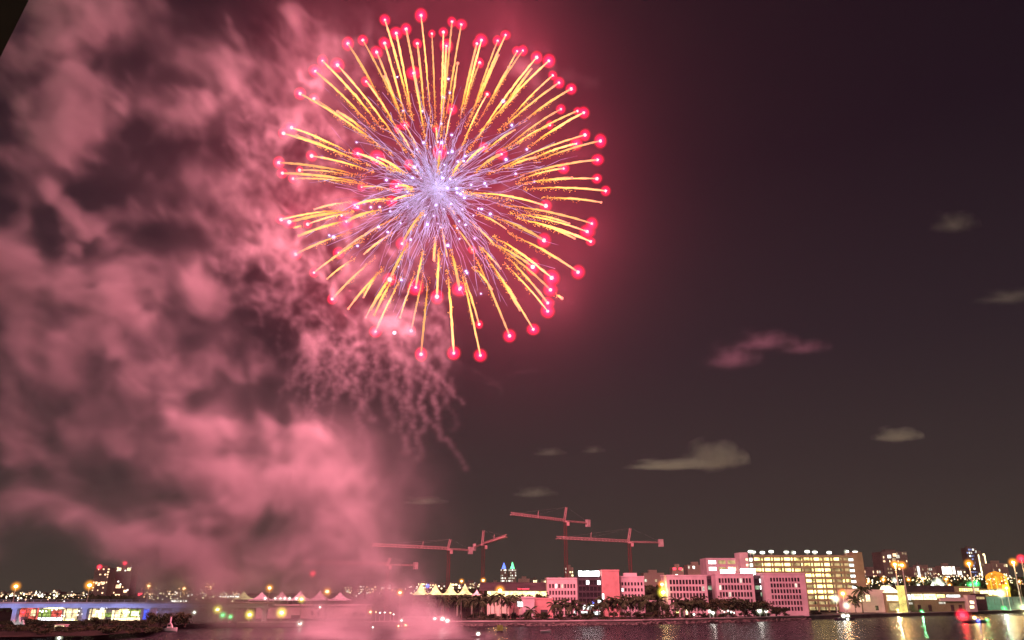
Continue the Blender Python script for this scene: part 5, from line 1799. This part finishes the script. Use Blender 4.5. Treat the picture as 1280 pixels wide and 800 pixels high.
highrise("bright white low building on the skyline left of the blue tower", 1183, 1200, 707, 800, M_FAR2, 3, 4, .9, M_WIN2, M_WIN3, size=(.9, .8))
highrise("long dim terrace with many small warm windows right of the wide high-rise", 1147, 1182, 709, 820, M_FAR2, 5, 16, .5, M_DIM, M_DIM2)
t, w, h = highrise("slim white lit stair tower rising from the long dim terrace", 1152, 1155, 706, 780, M_FAR, 1, 1, 1, M_WIN2, M_WIN2, size=(.9, .9))
highrise("speckled low block right of the parking garage tower", 1084, 1108, 712, 760, M_FAR, 5, 9, .38, M_WIN1, M_DIM2)
t = highrise("small block with a glowing red front beyond the causeway", 172, 178, 739, 520, M_FAR, 1, 1, 1, M_RED, M_RED, size=(.6, .7))
t = highrise("small block with orange windows beside the red fronted one", 179, 192, 740, 530, M_FAR, 2, 4, .8, M_WIN1, M_WIN1)
highrise("low pale block behind the porch canopy", 806, 832, 716, 700, M_FAR2, 4, 6, .18, M_DIM, M_DIM2)
def low_run(pa, pb, ya, yb, Y0, Y1, where, litp=.30, wall=None):
    px, i = pa, 0
    while px < pb:
        w = rc.uniform(8, 17)
        Y = rc.uniform(Y0, Y1)
        top = rc.uniform(ya, yb)
        highrise("low far block on the skyline %s, %s of its row" % (where, ORD[i]), px, min(px + w, pb + 3), top, Y, wall or rc.choice((M_FAR, M_FAR2)), 3, rc.randint(4, 7), litp, rc.choice((M_WIN1, M_WIN2, M_WIN3)), rc.choice((M_DIM, M_DIM2)), "low far blocks " + where, name="city_block", size=(.62, .5))
        px += w + rc.uniform(-2, 4)
        i += 1
low_run(-4, 110, 739, 745, 900, 1400, "beyond the causeway", .5)
low_run(190, 300, 738, 744, 900, 1300, "behind the left smoke", .35)
low_run(430, 522, 728, 738, 900, 1300, "above the shed arches", .4)
low_run(522, 622, 726, 732, 900, 1400, "behind the peaked tents", .55)
low_run(648, 706, 722, 730, 900, 1300, "behind the pale office", .5)
low_run(1086, 1225, 711, 719, 900, 1300, "behind the warehouse", .6)

# dark belts of far trees
def belt(name, pa, pb, pyt, Y0, Y1, n, seed):
    r = random.Random(seed)
    b = MB()
    for i in range(n):
        Y = r.uniform(Y0, Y1)
        px = r.uniform(pa, pb)
        x = XAT(px, Y, 730)
        top = ZAT(pyt + abs(r.gauss(0, 2.2)), Y)
        z = LAND + (top - LAND) * (1 - r.random() ** 1.6 * .95)
        s = r.uniform(1.0, 2.6)
        u = Vector((r.gauss(0, 1), r.gauss(0, .4), r.gauss(0, 1))).normalized()
        w = u.cross(Vector((r.gauss(0, .4), 1, r.gauss(0, .4)))).normalized()
        p = Vector((x, Y, z))
        b.add([p - u * s, p + w * s * .7, p + u * s, p - w * s * .7], [(0, 1, 2, 3)])
    return tag(b.build(name, M_LEAF), kind='stuff')
belt("far_tree_belt", -20, 330, 746, 470, 520, 2600, 1)
belt("far_tree_belt", 470, 700, 737, 560, 640, 2600, 2)
belt("far_tree_belt", 800, 850, 734, 460, 500, 600, 3)
belt("far_tree_belt", 1078, 1300, 722, 590, 660, 3600, 4)

# the scatter of distant city lights low on the skyline
rd_ = random.Random(8)
for m_, n_, nm in ((M_WIN1, 190, "warm"), (M_WIN2, 130, "white"), (M_WIN3, 150, "yellow")):
    b = MB()
    for i in range(n_):
        px = rd_.choice((rd_.uniform(0, 110), rd_.uniform(180, 300), rd_.uniform(430, 700), rd_.uniform(1080, 1280), rd_.uniform(1080, 1280)))
        yb = float(np.interp(px, [0, 300, 450, 640, 700, 1080, 1180, 1280], [745, 744, 740, 733, 731, 728, 722, 726]))
        Y = rd_.uniform(520, 560) if px > 1080 else rd_.uniform(445, 465) if px < 320 else rd_.uniform(540, 556)
        p = P(px, yb + rd_.gauss(0, 3.2), Y)
        p.z = max(p.z, LAND + 1)
        b.octa(p, rd_.choice((.22, .28, .34, .45, .62)))
    tag(b.build("distant_city_lights", m_), kind='stuff')

# ------------------------------------------------------------------ clouds, beyond the haze
def cloud_mat(name, col, dens, scale, thr):
    m = bpy.data.materials.new(name)
    m.use_nodes = True
    n = m.node_tree
    n.nodes.clear()
    o = n.nodes.new('ShaderNodeOutputMaterial')
    p = n.nodes.new('ShaderNodeVolumePrincipled')
    p.inputs['Color'].default_value = (*col, 1)
    p.inputs['Anisotropy'].default_value = -0.55
    t = n.nodes.new('ShaderNodeTexCoord')
    ln = n.nodes.new('ShaderNodeVectorMath')
    ln.operation = 'LENGTH'
    n.links.new(t.outputs['Object'], ln.inputs[0])
    no = n.nodes.new('ShaderNodeTexNoise')
    no.inputs['Scale'].default_value = scale
    no.inputs['Detail'].default_value = 5
    no.inputs['Roughness'].default_value = .6
    n.links.new(t.outputs['Object'], no.inputs['Vector'])

    def mt(op, a, b):
        q = n.nodes.new('ShaderNodeMath')
        q.operation = op
        for k, v in enumerate((a, b)):
            if isinstance(v, (int, float)):
                q.inputs[k].default_value = v
            else:
                n.links.new(v, q.inputs[k])
        return q.outputs[0]
    f = mt('SUBTRACT', 1.0, ln.outputs['Value'])
    f = mt('ADD', f, mt('MULTIPLY', mt('SUBTRACT', no.outputs[0], .5), 1.7))
    sz = n.nodes.new('ShaderNodeSeparateXYZ')
    n.links.new(t.outputs['Object'], sz.inputs[0])
    f = mt('SUBTRACT', f, mt('MULTIPLY', mt('MAXIMUM', mt('SUBTRACT', -0.08, sz.outputs['Z']), 0.0), 2.2))      # a flat base
    f = mt('MAXIMUM', mt('SUBTRACT', f, thr), 0.0)
    f = mt('MINIMUM', mt('POWER', mt('MULTIPLY', f, 1.25), 1.6), 1.0)
    n.links.new(mt('MULTIPLY', f, dens), p.inputs['Density'])
    n.links.new(p.outputs[0], o.inputs['Volume'])
    return m
M_CLOUD = cloud_mat("city_lit_cloud", (.97, .93, .85), .022, 1.7, .02)
M_CLOUDT = cloud_mat("thin_city_lit_cloud", (.97, .93, .85), .008, 1.6, .05)
M_CLOUDX = cloud_mat("very_thin_cloud", (.97, .93, .85), .0030, 1.5, .05)
M_PUFF = cloud_mat("thin_smoke_puff", (.92, .80, .97), .0085, 1.9, .10)
me_cl = MB().ball((0, 0, 0), 1.0, 3)
CLM = {}
def cloud(px, py, Y, rx, ry, m, label, name="cloud", deep=.6):
    if m.name not in CLM:
        CLM[m.name] = me_cl.mesh(name, m)
    c = P(px, py, Y)
    k = M(py, Y)
    o = put(name, CLM[m.name], None, c, 0, (rx * k, max(rx, ry) * k * deep, ry * k))
    return tag(o, label, "cloud", kind='stuff')
CY = 3300
cloud(893, 577, CY, 46, 34, M_CLOUD, "main heap of the pale cloud above the garage")
cloud(836, 583, CY + 300, 60, 11, M_CLOUD, "flat tail of the pale cloud above the garage")
cloud(1122, 547, CY, 34, 17, M_CLOUD, "small pale cloud high above the quay warehouse")
cloud(686, 567, CY, 24, 10, M_CLOUDT, "faint flat cloud above the highest crane")
cloud(741, 564, CY, 17, 10, M_CLOUDT, "faint small cloud right of the flat one above the cranes")
cloud(667, 618, CY, 32, 13, M_CLOUDT, "faint cloud just above the highest crane jib")
cloud(530, 628, CY, 32, 10, M_CLOUDT, "faint cloud at the edge of the smoke")
cloud(1193, 283, CY, 34, 26, M_CLOUDX, "dim round cloud high in the dark sky")
cloud(1262, 373, CY, 50, 14, M_CLOUDX, "dim streak of cloud at the edge of the dark sky")
cloud(915, 452, 520, 44, 34, M_PUFF, "pink puff of old smoke, its ragged lower end", "smoke_puff")
cloud(955, 430, 525, 50, 26, M_PUFF, "pink puff of old smoke, its brighter middle", "smoke_puff")
cloud(1005, 437, 530, 40, 20, M_PUFF, "pink puff of old smoke, its thin trailing end", "smoke_puff")

# ------------------------------------------------------------------ the awning edge close to the camera
AW = 2.4
q = [P(62, -52, AW), P(-34, 140, AW), P(-420, 140, AW), P(-420, -300, AW), P(62, -300, AW)]
b = MB()

k = len(q)
b.add([p for p in q] + [p + (p - Vector((0, 0, CAM_H))) * .12 + Vector((-.06, 0, .05)) for p in q], [tuple(range(k)), tuple(reversed(range(k, 2 * k)))] + [(j, k + j, k + (j + 1) % k, (j + 1) % k) for j in range(k)])
aw = b.build("awning", mat("brown_awning", (.035, .02, .012), .9, .2, 4))
tag(aw, "dark brown awning edge cutting off the upper corner of the view", "awning")
